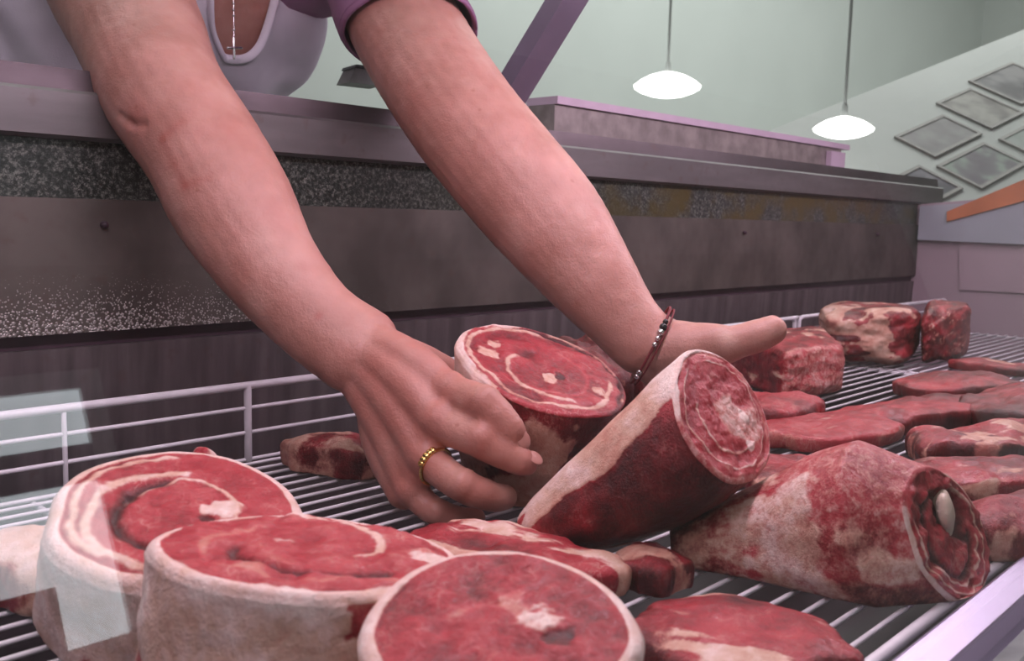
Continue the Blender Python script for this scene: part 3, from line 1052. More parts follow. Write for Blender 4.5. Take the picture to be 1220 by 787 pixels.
# --- flat pieces and trimmings in front
slab('meat_slab', 'long flat pink slab with white fat streaks, at the bottom right of the nearest roll', 'meat', (0.4167, 0.2304, 0.0120), (0.4467, 0.1823, 0.0120), 0.042, 0.026, 51, 0.36, 0.48, 1.2, exp=2.2)
slab('meat_slab', 'ragged flat meat with white sinew lying behind the nearest roll', 'meat', (0.4158, 0.3880, 0.0100), (0.4429, 0.3212, 0.0100), 0.036, 0.030, 53, 0.32, 0.56, 1.2, rough=0.2)
slab('meat_trimming', 'small red trimming with white sinew beside the tail of the front shank', 'meat', (0.4699, 0.3222, 0.0100), (0.4687, 0.2971, 0.0100), 0.022, 0.026, 55, 0.30, 0.45, 1.0, rough=0.22, nth=72, nr=20)
slab('meat_trimming', 'small red trimming on the shelf just behind the ringed hand', 'meat', (0.4836, 0.6575, 0.0100), (0.5045, 0.6093, 0.0100), 0.026, 0.036, 57, 0.48, 0.50, 0.9, rough=0.22, nth=84, nr=24)
slab('meat_trimming', 'pale pink fatty trimming half hidden behind the left roll', 'meat', (0.1967, 0.5599, 0.0200), (0.2059, 0.5074, 0.0200), 0.030, 0.036, 59, 0.75, 0.70, 0.5, rough=0.15, nth=84, nr=24)
slab('meat_trimming', 'small curl of red meat showing above the rear rim of the left roll', 'meat', (0.2937, 0.5381, 0.0000), (0.3013, 0.5310, 0.0000), 0.012, 0.080, 60, 0.30, 0.70, 0.5, rough=0.15, nth=64, nr=18)
slab('meat_chunk', 'dark red chunk with fat showing between the held roast and the bracelet wrist', 'meat', (0.7923, 0.6194, 0.0200), (0.7915, 0.5638, 0.0200), 0.055, 0.108, 61, 0.32, 0.40, 0.8, rough=0.16, nth=96, nr=26, arch=0.01)
slab('meat_slab', 'pink flat slab lying behind the cut face of the standing shank', 'meat', (0.7492, 0.3787, 0.0100), (0.7971, 0.3514, 0.0100), 0.050, 0.022, 63, 0.25, 0.56, 0.7)


def cap_fat(q, W, seed):
    f = fbm(q * 2.2, seed + 2, 4) * 1.6
    front = sstep(0.3, -0.7, q[:, 1])
    f2 = 0.35 + f + 0.35 * front + 0.15 * sstep(0.3, -0.6, q[:, 0]) - 0.4 * sstep(0.75, 0.95, q[:, 0])
    return sstep(0.42, 0.68, f2), 0.5 * fbm(q * 4, seed + 5, 3)


def lean_marbled(q, W, seed):
    f = np.abs(fbm(q * 3.0, seed + 2, 3))
    return sstep(0.045, 0.015, f) * 0.75, 0.5 * fbm(q * 4, seed + 5, 3)


def pale_face(q, W, seed):
    front = sstep(-0.80, -0.95, q[:, 1]) + sstep(0.86, 0.96, q[:, 0])
    f = fbm(q * 2.5, seed + 2, 4)
    fr_ = np.clip(front, 0, 1)
    return np.where(fr_ > 0.3, 0.38 + 0.3 * f * 0.5, sstep(0.35, 0.7, 0.25 + f)), 0.25 * fr_ + 0.35 * fbm(q * 5, seed + 4, 3)


def xy(p):
    return (p[0], p[1])


block('meat_block', 'large far block of beef with white fat cap, against the lilac end panel', 'meat',
      [xy((1.4203, 0.6753, 0.0000)), xy((1.5061, 0.5549, 0.0000)), xy((1.7576, 0.6381, 0.0000)), xy((1.6686, 0.7744, 0.0000))], 0.092, 71, cap_fat, 0.36)
block('meat_block', 'dark red marbled end of beef at the far right of the fat-capped block', 'meat',
      [xy((1.5105, 0.5514, 0.0000)), xy((1.7180, 0.5384, 0.0000)), xy((1.8970, 0.6053, 0.0000)), xy((1.7780, 0.6367, 0.0000))], 0.094, 73, lean_marbled, 0.28)
block('meat_block', 'block of meat with flat pinkish tan cut face, right of the extended thumb', 'meat',
      [xy((1.0754, 0.5520, 0.0000)), xy((1.2090, 0.5302, 0.0000)), xy((1.4066, 0.6644, 0.0000)), xy((1.1982, 0.7089, 0.0000))], 0.070, 75, pale_face, 0.40, lump=0.05, e=8.0)
slab('meat_slab', 'smooth dark pink flap lying in front of the tan-faced block', 'meat', (0.9659, 0.5128, 0.0150), (0.9707, 0.4551, 0.0150), 0.060, 0.038, 77, 0.05, 0.52, 0.3, rough=0.10)
slab('beef_steak', 'thin red slice alone on the far wires by the end panel', 'meat', (1.5910, 0.4620, 0.0100), (1.5937, 0.3973, 0.0100), 0.035, 0.020, 79, 0.22, 0.42, 0.6, nth=96, nr=22)
slab('beef_steak', 'pale tan-edged steak in front of the flap, lowest at left of the steaks', 'meat', (0.9340, 0.4254, 0.0150), (1.0257, 0.4030, 0.0150), 0.055, 0.026, 81, 0.22, 0.58, 0.5, rough=0.10, edge_dark=-0.25)
slab('beef_steak', 'pink steak with dark edge lying in the middle of the steaks', 'meat', (1.0924, 0.3940, 0.0200), (1.2118, 0.3687, 0.0200), 0.048, 0.030, 83, 0.10, 0.42, 0.5, rough=0.11)
slab('beef_steak', 'red steak rearmost of the steaks, behind the middle pink one', 'meat', (1.3077, 0.4238, 0.0150), (1.3829, 0.3798, 0.0150), 0.058, 0.034, 85, 0.08, 0.34, 0.5, rough=0.10)
slab('beef_steak', 'deep red thick steak at the right edge, behind the streaked one', 'meat', (1.2255, 0.3096, 0.0200), (1.3404, 0.2849, 0.0200), 0.060, 0.040, 87, 0.10, 0.26, 0.4, rough=0.10)
slab('beef_steak', 'steak with dark red front edge and pale streaked top, at right edge', 'meat', (0.9970, 0.2773, 0.0200), (1.1027, 0.2314, 0.0200), 0.044, 0.036, 89, 0.30, 0.42, 0.9, rough=0.11, edge_dark=0.4)
slab('beef_steak', 'pink streaked steak above the bone end of the front shank', 'meat', (0.8412, 0.2407, 0.0200), (0.9223, 0.1909, 0.0200), 0.048, 0.034, 91, 0.22, 0.46, 1.0, rough=0.11)
slab('beef_steak', 'dark reddish steak at the right edge just behind the bone end', 'meat', (0.7226, 0.1792, 0.0200), (0.7798, 0.1589, 0.0200), 0.032, 0.038, 93, 0.16, 0.36, 0.8, rough=0.11)

# ------------------------------------------------------------------ the butcher
body = empty('person', (0.55, 1.35, FZ), 'person in white vest and mauve shirt reaching both arms into the counter', 'person')
SIDE_ARM1 = (0.6, -0.5, 0.2)
parts = []
# torso, from the hips up to the neck
torso_pts = [(0.40, 1.52, -0.08), (0.42, 1.46, 0.10), (0.46, 1.33, 0.28), (0.53, 1.19, 0.43), (0.60, 1.09, 0.53), (0.64, 1.04, 0.60)]
torso_rad = [(0.185, 0.140), (0.178, 0.130), (0.168, 0.122), (0.180, 0.118), (0.175, 0.105), (0.085, 0.075)]
TS = (0.93, -0.36, 0.0)
parts.append(tube(torso_pts, torso_rad, TS, m=6, seg=36, cap=5))
parts.append(tube([(0.63, 1.05, 0.57), (0.65, 0.99, 0.67), (0.66, 0.96, 0.73)], [0.062, 0.054, 0.056], TS))
# head with brow, nose, chin and ears
hc = np.array((0.665, 0.925, 0.80))
parts.append(ellipsoid(hc, (0.074, 0.092, 0.108)))
parts.append(ellipsoid(hc + (0.0, -0.055, -0.062), (0.045, 0.045, 0.045)))
parts.append(tube([hc + (0, -0.09, 0.012), hc + (0, -0.107, -0.022)], [0.009, 0.014]))
for s in (-1, 1):
    parts.append(ellipsoid(hc + (s * 0.074, 0.01, -0.01), (0.010, 0.020, 0.030)))
    parts.append(ellipsoid(hc + (s * 0.032, -0.078, -0.02), (0.022, 0.014, 0.020)))
parts.append(ellipsoid(hc + (0, -0.093, -0.052), (0.024, 0.010, 0.008)))
# legs behind the counter
for s in (-1, 1):
    hx, hy = 0.40 + 0.09 * s * 0.93, 1.52 - 0.09 * s * 0.36
    parts.append(tube([(hx, hy, -0.08), (hx, hy + 0.005, -0.22), (hx, hy - 0.02, -0.45), (hx, hy + 0.01, -0.60), (hx, hy + 0.01, FZ + 0.07)], [0.092, 0.085, 0.058, 0.055, 0.038], TS))
    parts.append(tube([(hx, hy + 0.03, FZ + 0.035), (hx - 0.03, hy - 0.10, FZ + 0.03), (hx - 0.05, hy - 0.17, FZ + 0.022)], [0.034, 0.034, 0.022], TS))

# --- her right arm, at the left of the picture
S1 = (0.4722, 1.0822, 0.5569)
arm1 = [(0.56, 1.10, 0.545), S1, (0.4405, 0.9902, 0.4652), (0.4215, 0.8867, 0.3844), (0.4053, 0.8118, 0.3263), (0.4107, 0.7529, 0.2726), (0.4154, 0.7105, 0.2245), (0.4226, 0.6685, 0.1774), (0.4373, 0.6271, 0.1380), (0.4527, 0.5909, 0.1153)]
r1 = [(0.07, 0.07), (0.066, 0.066), (0.068, 0.066), (0.060, 0.058), (0.0535, 0.051), (0.0505, 0.047), (0.050, 0.044), (0.041, 0.036), (0.035, 0.030), (0.036, 0.026)]
parts.append(tube(arm1, r1, SIDE_ARM1, m=6, seg=28))
parts.append(ellipsoid((0.3939, 0.8216, 0.3214), (0.032, 0.032, 0.034)))
# palm: wrist fanning out to the knuckles
W1 = np.array((0.4534, 0.5875, 0.1170))
K = [np.array((0.4697, 0.5075, 0.0933)), np.array((0.4556, 0.5015, 0.0730)), np.array((0.4484, 0.5075, 0.0464)), np.array((0.4461, 0.5202, 0.0203))]
fr_ = [0.0115, 0.0118, 0.0112, 0.0100]
for i, k in enumerate(K):
    st = W1 + (K[i] - K[1]) * 0.28
    mid = st * 0.45 + k * 0.55 + np.array((0.0, -0.004, 0.004))
    parts.append(tube([st, mid, k], [0.019, 0.0165, fr_[i] + 0.0025], (0, 0, 1)))
    parts.append(ellipsoid(k + np.array((-0.001, -0.003, 0.002)), (fr_[i] + 0.0030,) * 3))
# web that closes the palm
for a, b in ((0, 1), (1, 2), (2, 3)):
    parts.append(tube([W1 * 0.5 + (K[a] + K[b]) * 0.25, (K[a] + K[b]) / 2], [0.016, 0.0115], (0, 0, 1)))
parts.append(ellipsoid((0.4609, 0.5654, 0.0769), (0.022, 0.030, 0.036)))
parts.append(tube([(0.4601, 0.5750, 0.1020), (0.4548, 0.5575, 0.0527), (0.4481, 0.5292, 0.0173)], [0.020, 0.021, 0.014]))
fing1 = [
    [K[0], (0.4689, 0.4697, 0.0898), (0.4747, 0.4525, 0.0767), (0.4810, 0.4501, 0.0671)],
    [K[1], (0.4611, 0.4636, 0.0659), (0.4771, 0.4476, 0.0543), (0.4869, 0.4437, 0.0491)],
    [K[2], (0.4484, 0.4674, 0.0349), (0.4675, 0.4573, 0.0255), (0.4807, 0.4575, 0.0222)],
    [K[3], (0.4516, 0.4975, 0.0079), (0.4659, 0.4859, 0.0025), (0.4767, 0.4830, 0.0015)],
]
frad1 = [[0.0138, 0.0134, 0.0122, 0.0104], [0.0138, 0.0130, 0.0116, 0.0098], [0.0128, 0.0120, 0.0110, 0.0096], [0.0112, 0.0104, 0.0096, 0.0084]]
for p, r in zip(fing1, frad1):
    parts.append(tube(p, r, (0, 0, 1), m=6, seg=16))
    parts.append(ellipsoid(np.array(p[1]) + np.array((-0.0012, -0.0022, 0.0014)), (r[1] + 0.0002,) * 3))
parts.append(tube([(0.4740, 0.5820, 0.1098), (0.5098, 0.5869, 0.1026), (0.5410, 0.5902, 0.0921), (0.5636, 0.5847, 0.0796)], [0.021, 0.016, 0.0125, 0.0105]))
# tendons on the back of the hand
for k in K[:3]:
    parts.append(tube([W1 + np.array((0.002, -0.016, 0.006)), (W1 + k) / 2 + np.array((-0.002, -0.0150, 0.004)), k + np.array((-0.002, -0.008, 0.003))], [0.003, 0.0032, 0.003], (0, 0, 1)))

# --- her left arm, at the middle of the picture
arm2 = [(0.70, 1.02, 0.545), (0.7285, 0.9163, 0.5304), (0.7049, 0.8545, 0.4516), (0.6827, 0.7783, 0.3820), (0.6685, 0.7015, 0.3158), (0.6719, 0.6451, 0.2645), (0.6815, 0.5977, 0.2180), (0.6895, 0.5513, 0.1673), (0.6972, 0.5196, 0.1321), (0.7045, 0.4996, 0.1120)]
r2 = [(0.068, 0.068), (0.066, 0.066), (0.062, 0.062), (0.0595, 0.058), (0.0575, 0.054), (0.0565, 0.052), (0.054, 0.048), (0.043, 0.038), (0.034, 0.029), (0.032, 0.026)]
parts.append(tube(arm2, r2, (0.7, -0.5, 0.3), m=6, seg=28))
# palm, thenar and thumb
parts.append(tube([(0.7037, 0.5010, 0.1150), (0.7217, 0.4853, 0.0999), (0.7450, 0.4675, 0.0890)], [(0.030, 0.024), (0.033, 0.025), (0.030, 0.018)], (0, 0, 1)))
parts.append(tube([(0.7088, 0.4914, 0.1072), (0.7213, 0.4711, 0.1092), (0.7328, 0.4523, 0.1134)], [0.026, 0.025, 0.0195], (0, 0, 1)))
parts.append(tube([(0.7195, 0.4698, 0.1080), (0.7324, 0.4511, 0.1128), (0.7417, 0.4372, 0.1143), (0.7492, 0.4283, 0.1177), (0.7598, 0.4179, 0.1225), (0.7694, 0.4087, 0.1280)], [0.024, 0.0205, 0.0175, 0.0150, 0.0152, 0.0132], (0, 0, 1), m=6))
for i, (u, dz) in enumerate(((0, 0), (1, 0), (2, 0), (3, 0))):
    b0 = np.array((0.7484, 0.4644, 0.0922)) + np.array((0.010, 0.012, -0.004)) * i
    parts.append(tube([b0, b0 + np.array((0.022, 0.010, -0.016)), b0 + np.array((0.030, 0.012, -0.042)), b0 + np.array((0.026, 0.008, -0.060))], [0.0115, 0.0108, 0.0098, 0.0085], (1, 0, 0)))

me = remeshed(parts, 0.0022, 4, 0.5)
co, no = mesh_np(me), normals_np(me)
def spot(c, r):
    return np.exp(-((co - np.asarray(c)) ** 2).sum(1) / (r * r))
def seg_d(a, b):
    a, b = np.asarray(a), np.asarray(b)
    ab = b - a
    t = np.clip(((co - a) @ ab) / (ab @ ab), 0, 1)
    return np.linalg.norm(co - (a + t[:, None] * ab), axis=1)
arm_mask = co[:, 1] < 1.02
red = np.zeros(len(co))
for p in fing1:
    for q, r in ((p[0], 0.014), (p[1], 0.011), (p[3], 0.012)):
        red += 0.45 * spot(q, r)
red += 0.35 * spot((0.4523, 0.5573, 0.1050), 0.03) + 0.45 * spot((0.455, 0.52, 0.07), 0.075) + 0.40 * np.clip(fbm(co * 30, 3, 5), -0.2, 1) * arm_mask
for pa_, pb_ in (((0.3665, 0.7355, 0.2776), (0.3701, 0.7067, 0.2404)), ((0.3701, 0.7067, 0.2404), (0.3825, 0.6900, 0.2466)), ((0.3665, 0.7355, 0.2776), (0.3773, 0.7256, 0.2905))):
    red += 0.40 * np.exp(-(seg_d(pa_, pb_) / 0.0034) ** 2)
red += 0.9 * spot((0.4220, 0.6007, 0.1439), 0.0032) + 0.35 * spot((0.4242, 0.6238, 0.1796), 0.006) + 0.3 * spot((0.3924, 0.6465, 0.1714), 0.012)
red += 0.55 * spot((0.3590, 0.7700, 0.2960), 0.020)
pale = 0.55 * spot((0.7287, 0.4298, 0.1213), 0.009) + 0.35 * np.clip(fbm(co * 40, 9, 4), 0, 1)
# creases across the finger joints and the inside of the elbow
disp = np.zeros(len(co))
for p in fing1:
    for q in (p[1], p[2]):
        d_ = nrm(np.array(p[2]) - np.array(p[1]))
        for off in (-0.0035, 0.0, 0.0035):
            s = (co - np.asarray(q)) @ d_ - off
            disp -= 0.0009 * np.exp(-(s / 0.0010) ** 2) * spot(q, 0.015)
for pa_, pb_ in (((0.3555, 0.7860, 0.2975), (0.3578, 0.7730, 0.2905)), ((0.3578, 0.7730, 0.2905), (0.3614, 0.7548, 0.2885))):
    disp -= 0.0024 * np.exp(-(seg_d(pa_, pb_) / 0.0036) ** 2)
disp += 0.0005 * fbm(co * 120, 4, 3) * arm_mask
set_np(me, co + no * disp[:, None])
me.name = 'body'
me.polygons.foreach_set('use_smooth', [True] * len(me.polygons))
set_attr(me, 'red', np.clip(red, 0, 1))
set_attr(me, 'pale', np.clip(pale, 0, 1))
bo = np.array(body.location)
set_np(me, mesh_np(me) - bo)
me.materials.clear()
me.materials.append(SKIN)
ob = bpy.data.objects.new('body', me)
COL.objects.link(ob)
ob.parent = body


def nail(tip, prev, up, w):
    tip, prev = np.array(tip), np.array(prev)
    t = nrm(tip - prev)
    u = nrm(np.array(up) - (np.array(up) @ t) * t)
    s = np.cross(t, u)
    v, f = ellipsoid(tip + u * (w * 0.98) + t * 0.002, (w * 0.62, w * 0.78, 0.0011), (s, t, u), 16, 8)
    meshobj('nail', v, f, NAILM, body, True, bo)


TOCAM = (-0.72, -0.68, 0.12)
nail(fing1[0][3], fing1[0][2], (-0.5, -0.55, 0.75), 0.0095)
nail(fing1[1][3], fing1[1][2], (-0.4, -0.5, 0.8), 0.009)
nail((0.7693, 0.4085, 0.1265), (0.7577, 0.4199, 0.1209), (0.35, 0.75, 0.4), 0.0130)

# --- clothes
vest_parts = [tube(torso_pts, [(a + 0.010, b + 0.010) for a, b in torso_rad], TS, m=6, seg=48, cap=5)]
vm = remeshed(vest_parts, 0.005, 3)
vc, vn = mesh_np(vm), normals_np(vm)
fold = 0.006 * np.sin(vc[:, 0] * 60 + vc[:, 2] * 35 + 4 * fbm(vc * 8, 2, 2)) * (vn[:, 1] < 0.1)
vc = vc + vn * (fold * 1.1 + 0.008 * fbm(vc * 14, 6, 3))[:, None]
NECK = [(0.5629, 1.0200, 0.5127), (0.5562, 1.0200, 0.4750), (0.5619, 1.0200, 0.4486), (0.5720, 1.0200, 0.4281), (0.5866, 1.0200, 0.4097), (0.5994, 1.0200, 0.4001), (0.6159, 1.0200, 0.4014), (0.6283, 1.0200, 0.4157), (0.6342, 1.0200, 0.4417), (0.6380, 1.0200, 0.4905), (0.6428, 1.0200, 0.5297)]
poly = np.array([(p[0], p[2]) for p in NECK])


def inside(pt, pg):
    r = False
    j = len(pg) - 1
    for i in range(len(pg)):
        if (pg[i][1] > pt[1]) != (pg[j][1] > pt[1]) and pt[0] < (pg[j][0] - pg[i][0]) * (pt[1] - pg[i][1]) / (pg[j][1] - pg[i][1]) + pg[i][0]:
            r = not r
        j = i
    return r


set_np(vm, vc)
bm = bmesh.new()
bm.from_mesh(vm)
kill = []
for f in bm.faces:
    c = f.calc_center_median()
    if (c.y < 1.12 and inside((c.x, c.z), poly)) or c.z > 0.585:
        kill.append(f)
bmesh.ops.delete(bm, geom=kill, context='FACES')
bm.to_mesh(vm)
bm.free()
vm.name = 'vest'
set_np(vm, mesh_np(vm) - bo)
vm.materials.clear()
vm.materials.append(VEST)
vm.polygons.foreach_set('use_smooth', [True] * len(vm.polygons))
vo = bpy.data.objects.new('vest', vm)
COL.objects.link(vo)
vo.parent = body
vo['label'] = 'white cotton vest with a deep scooped neckline'
md = vo.modifiers.new('smooth_edge', 'SMOOTH')
md.factor, md.iterations = 0.5, 4
md = vo.modifiers.new('thickness', 'SOLIDIFY')
md.thickness, md.offset = 0.003, 0.5
# rolled neckband along the cut edge
vmc = mesh_np(vm) + bo
def drop_on(pts, nrmls_y=0.1):
    out = []
    for p in pts:
        d = (vmc[:, 0] - p[0]) ** 2 + (vmc[:, 2] - p[2]) ** 2 + (vmc[:, 1] > 1.2) * 1.0
        out.append((p[0], float(vmc[np.argmin(d)][1]) - 0.002, p[2]))
    return out
nb = drop_on(NECK)
v, f = tube(nb, [(0.0055, 0.0035)] * len(nb), (0.3, -0.3, -1), m=6, seg=12)
meshobj('neckband', v, f, VEST, vo, True, bo)


def sleeve(pts, rad, side, skew=0.0, skew_dir=(0, 0, 1)):
    v, f = tube(pts, rad, side, m=8, seg=40, cap=1)
    f = f[40:-2]
    keep = [q for q in f if max(q) < len(v) - 40]
    n_ = 0.004 * fbm(v * 30, 5, 3)
    c_ = v.reshape(-1, 40, 3).mean(1)
    cc = np.repeat(c_, 40, 0)
    d_ = v - cc
    v = v + d_ / (np.linalg.norm(d_, axis=1)[:, None] + 1e-9) * n_[:, None]
    T_ = nrm(np.array(pts[-1]) - np.array(pts[-2]))
    nr_ = len(v) // 40
    w_ = np.repeat(np.clip((np.arange(nr_) / nr_ - 0.4) / 0.6, 0, 1), 40)
    v = v + (skew * np.clip(d_ @ nrm(np.array(skew_dir)), -1, 1) * w_)[:, None] * T_
    o = meshobj('sleeve', v, keep, MAUVE, body, True, bo, 'mauve short sleeve')
    m_ = o.modifiers.new('thickness', 'SOLIDIFY')
    m_.thickness, m_.offset = 0.003, 1.0
    # hem
    ring = v.reshape(-1, 40, 3)[-2]
    ring = np.vstack([ring, ring[:1]])
    hv, hf = tube(ring, [(0.0075, 0.0026)] * len(ring), nrm(np.array(pts[-1]) - np.array(pts[-2])), seg=8, cap=1, smooth_path=False)
    meshobj('sleeve_hem', hv, hf, MAUVE, o, True, bo)
    return o


sleeve([(0.66, 1.06, 0.535), (0.7251, 0.9215, 0.5400), (0.7132, 0.8814, 0.4890), (0.7030, 0.8448, 0.4427), (0.6983, 0.8260, 0.4235)], [(0.080, 0.084), (0.074, 0.076), (0.070, 0.072), (0.0685, 0.070), (0.0685, 0.070)], (0.7, -0.5, 0.3), 0.55, (0.35, -0.3, 1.0))
sleeve([(0.58, 1.12, 0.54), (0.4741, 1.0901, 0.5723), (0.4646, 1.0575, 0.5371)], [(0.082, 0.082), (0.074, 0.074), (0.073, 0.073)], SIDE_ARM1)
hair = [ellipsoid(hc + (0, 0.018, 0.022), (0.081, 0.094, 0.105)), ellipsoid(hc + (0.0, 0.085, 0.01), (0.045, 0.04, 0.045))]
hv, hf = merge(hair)
keep = hv[:, 1] > hc[1] - 0.050
meshobj('hair', hv, [q for q in hf if all(keep[i] for i in q)], HAIR, body, True, bo)
for s in (-1, 1):
    v, f = ellipsoid(hc + (s * 0.030, -0.083, 0.004), (0.011, 0.008, 0.007))
    meshobj('eye', v, f, plain('eye_white', (0.8, 0.78, 0.76), 0.2), body, True, bo)
tp = []
for s in (-1, 1):
    hx, hy = 0.40 + 0.09 * s * 0.93, 1.52 - 0.09 * s * 0.36
    tp.append(tube([(0.40 + 0.045 * s, 1.52, -0.02), (hx, hy, -0.12), (hx, hy, -0.45), (hx, hy + 0.01, FZ + 0.08)], [0.135, 0.115, 0.082, 0.065], TS))
tm = remeshed(tp, 0.008, 2)
tm.name = 'trousers'
set_np(tm, mesh_np(tm) - bo)
tm.materials.clear()
tm.materials.append(TROUSER)
to = bpy.data.objects.new('trousers', tm)
COL.objects.link(to)
to.parent = body

# --- necklace with little cross
nl = [(0.5849, 1.0000, 0.5276), (0.5858, 1.0000, 0.5142), (0.5857, 1.0000, 0.5005), (0.5860, 1.0000, 0.4869), (0.5864, 1.0000, 0.4732), (0.5862, 1.0000, 0.4557), (0.5861, 1.0000, 0.4492), (0.5864, 1.0000, 0.4428), (0.5865, 1.0000, 0.4271)]
nk = empty('necklace', (nl[-1][0], nl[-1][1], nl[-1][2]), 'thin silver bead necklace with a small cross hanging in the vest neckline', 'necklace')
no_ = tuple(nk.location)
v, f = tube([nl[0], nl[4], nl[-1], (0.5864, 1.0000, 0.4187)], [0.0006] * 4, (1, 0, 0), seg=8)
meshobj('chain', v, f, SILVER, nk, True, no_)
bme = None
for p in nl:
    v, f = ellipsoid(p, (0.0019,) * 3, None, 12, 8)
    meshobj('bead', v, f, SILVER, nk, True, no_)
v1, f1 = tube([(0.5863, 1.0000, 0.4187), (0.5866, 1.0000, 0.3945)], [(0.0016, 0.001)] * 2, (1, 0, 0), seg=8)
v2, f2 = tube([(0.5782, 1.0000, 0.4055), (0.5963, 1.0000, 0.4081)], [(0.0016, 0.001)] * 2, (0, 0, 1), seg=8)
v, f = merge([(v1, f1), (v2, f2)])
meshobj('cross', v, f, SILVER, nk, True, no_)


def loop_tube(c, n_, a_dir, ra, rb, r, seg=10, cnt=40):
    n_ = nrm(n_)
    a = np.array(a_dir, float)
    a = nrm(a - (a @ n_) * n_)
    b = np.cross(n_, a)
    c = np.array(c)
    pts = [c + a * ra * math.cos(2 * PI * k / cnt) + b * rb * math.sin(2 * PI * k / cnt) for k in range(cnt)]
    V, F = [], []
    for k in range(cnt):
        o = nrm(pts[k] - c)
        for j in range(seg):
            t = 2 * PI * j / seg
            V.append(pts[k] + o * r * math.cos(t) + n_ * r * math.sin(t))
    for k in range(cnt):
        for j in range(seg):
            F.append((k * seg + j, k * seg + (j + 1) % seg, ((k + 1) % cnt) * seg + (j + 1) % seg, ((k + 1) % cnt) * seg + j))
    return np.array(V), F, pts


# --- ring on the ring finger
q0, q1 = np.array(K[2]), np.array(fing1[2][1])
rc = q0 * 0.70 + q1 * 0.30
rg = empty('finger_ring', tuple(rc), 'small gold ring on the finger holding the propped roast', 'ring')
v, f, pts = loop_tube(rc, q1 - q0, (0, 0, 1), 0.0136, 0.0136, 0.0015)
recalc(meshobj('band', v, f, GOLD, rg, True, rc))
cdir = nrm(np.array((0, 0, 0.22)) - rc)
fd = nrm(q1 - q0)
cdir = nrm(cdir - (cdir @ fd) * fd + np.array((-0.2, 0, 0.35)))
for k in (-1.6, -0.8, 0, 0.8, 1.6):
    dd = nrm(cdir + 0.30 * k * np.cross(fd, cdir))
    v, f = ellipsoid(rc + dd * 0.0146, (0.0030, 0.0027, 0.0018), (fd, np.cross(fd, dd), dd), 12, 8)
    meshobj('gold_knot', v, f, GOLD, rg, True, rc)

# --- bracelet
wb = np.array((0.7080, 0.4956, 0.1099))
wd = nrm(np.array((0.7217, 0.4853, 0.0999)) - np.array((0.6972, 0.5196, 0.1321)))
wd = nrm(wd + np.array((0.0, 0.05, 0.25)))
br = empty('bracelet', tuple(wb), 'red cord bracelet with silver and black beads on the wrist', 'bracelet')
v, f, bp = loop_tube(wb, wd, (0.555, -0.471, 0.685), 0.0385, 0.031, 0.0013)
recalc(meshobj('cord', v, f, REDCORD, br, True, wb))
v, f, bp2 = loop_tube(wb + wd * 0.004, wd, (0.555, -0.471, 0.685), 0.0382, 0.0308, 0.0009)
recalc(meshobj('thin_cord', v, f, REDCORD, br, True, wb))
camv = np.array((0, 0, 0.22)) - wb
vis = sorted(range(40), key=lambda k: -float(nrm(bp[k] - wb) @ nrm(camv)))[:13]
vis.sort(key=lambda k: bp[k][2])
for j, k in enumerate(vis):
    big = j in (8, 9)
    mat = SILVER if j in (0, 1, 6, 7, 8) else (BLACK if j in (9, 10) else None)
    if mat is None:
        continue
    v, f = ellipsoid(bp[k], (0.0036 if big else 0.0026,) * 3, None, 12, 8)
    meshobj('bead', v, f, mat, br, True, wb)

# ------------------------------------------------------------------ things behind the counter
def pendant(c, r, label):
    c = np.array(c)
    t = empty('pendant_lamp', tuple(c), label, 'lamp')
    V, F = [], []
    prof = [(0.02, 0.30), (0.25, 0.27), (0.55, 0.20), (0.82, 0.09), (1.0, -0.02), (0.97, -0.09), (0.80, -0.17), (0.5, -0.25), (0.2, -0.29), (0.02, -0.30)]
    for a, b in prof:
        for j in range(36):
            th = 2 * PI * j / 36
            V.append(c + np.array((a * r * math.cos(th), a * r * math.sin(th), 1.3 * b * r)))
    for i in range(len(prof) - 1):
        for j in range(36):
            F.append((i * 36 + j, i * 36 + (j + 1) % 36, (i + 1) * 36 + (j + 1) % 36, (i + 1) * 36 + j))
    F.append(tuple(range(36)))
    F.append(tuple((len(prof) - 1) * 36 + j for j in range(36)))
    recalc(meshobj('lamp_shade', V, F, SHADEM, t, True, c))
    v, f = tube([c + (0, 0, 0.37 * r), c + (0, 0, 0.37 * r + 0.03)], [0.012, 0.009], seg=12)
    meshobj('lamp_holder', v, f, CORDM, t, True, c)
    v, f = tube([c + (0, 0, 0.37 * r + 0.02), (c[0], c[1], CZ - 0.002)], [0.0050, 0.0050], seg=8)
    meshobj('lamp_cord', v, f, CORDM, t, True, c)
    return t


pendant((2.8971, 2.0011, 0.7109), 0.119, 'glowing opal pendant lamp nearer the leaning post')
pendant((2.7834, 1.2820, 0.5166), 0.088, 'glowing opal pendant lamp beside the reflected picture wall')

# picture wall reflected in the glass, built as a solid slanted board
bc = np.array((3.5311, 1.1535, 0.5364))
CAMR = np.array(((0.6884, 0.0679, -0.7222), (-0.7250, 0.0968, -0.6820), (0.0236, 0.9930, 0.1158)))
pa = nrm(CAMR @ np.array((0.906, 0.423, -0.62)))
pb = CAMR @ np.array((0.80, -0.60, 0.60))
pb = nrm(pb - (pb @ pa) * pa)
pn = np.cross(pb, pa)
if pn @ (np.array((0, 0, 0.22)) - bc) < 0:
    pn = -pn


def board_box(name, u0, u1, v0, v1, w0, w1, mat, parent, org):
    cs = [(u0, v0), (u1, v0), (u1, v1), (u0, v1)]
    V = [bc + pa * u + pb * v + pn * w0 for u, v in cs] + [bc + pa * u + pb * v + pn * w1 for u, v in cs]
    return recalc(meshobj(name, V, [(3, 2, 1, 0), (4, 5, 6, 7), (0, 1, 5, 4), (1, 2, 6, 5), (2, 3, 7, 6), (3, 0, 4, 7)], mat, parent, False, org))


FRAMEM = plain('grey_brown_frame', (0.22, 0.19, 0.18), 0.45, 0, 0.3, 40)


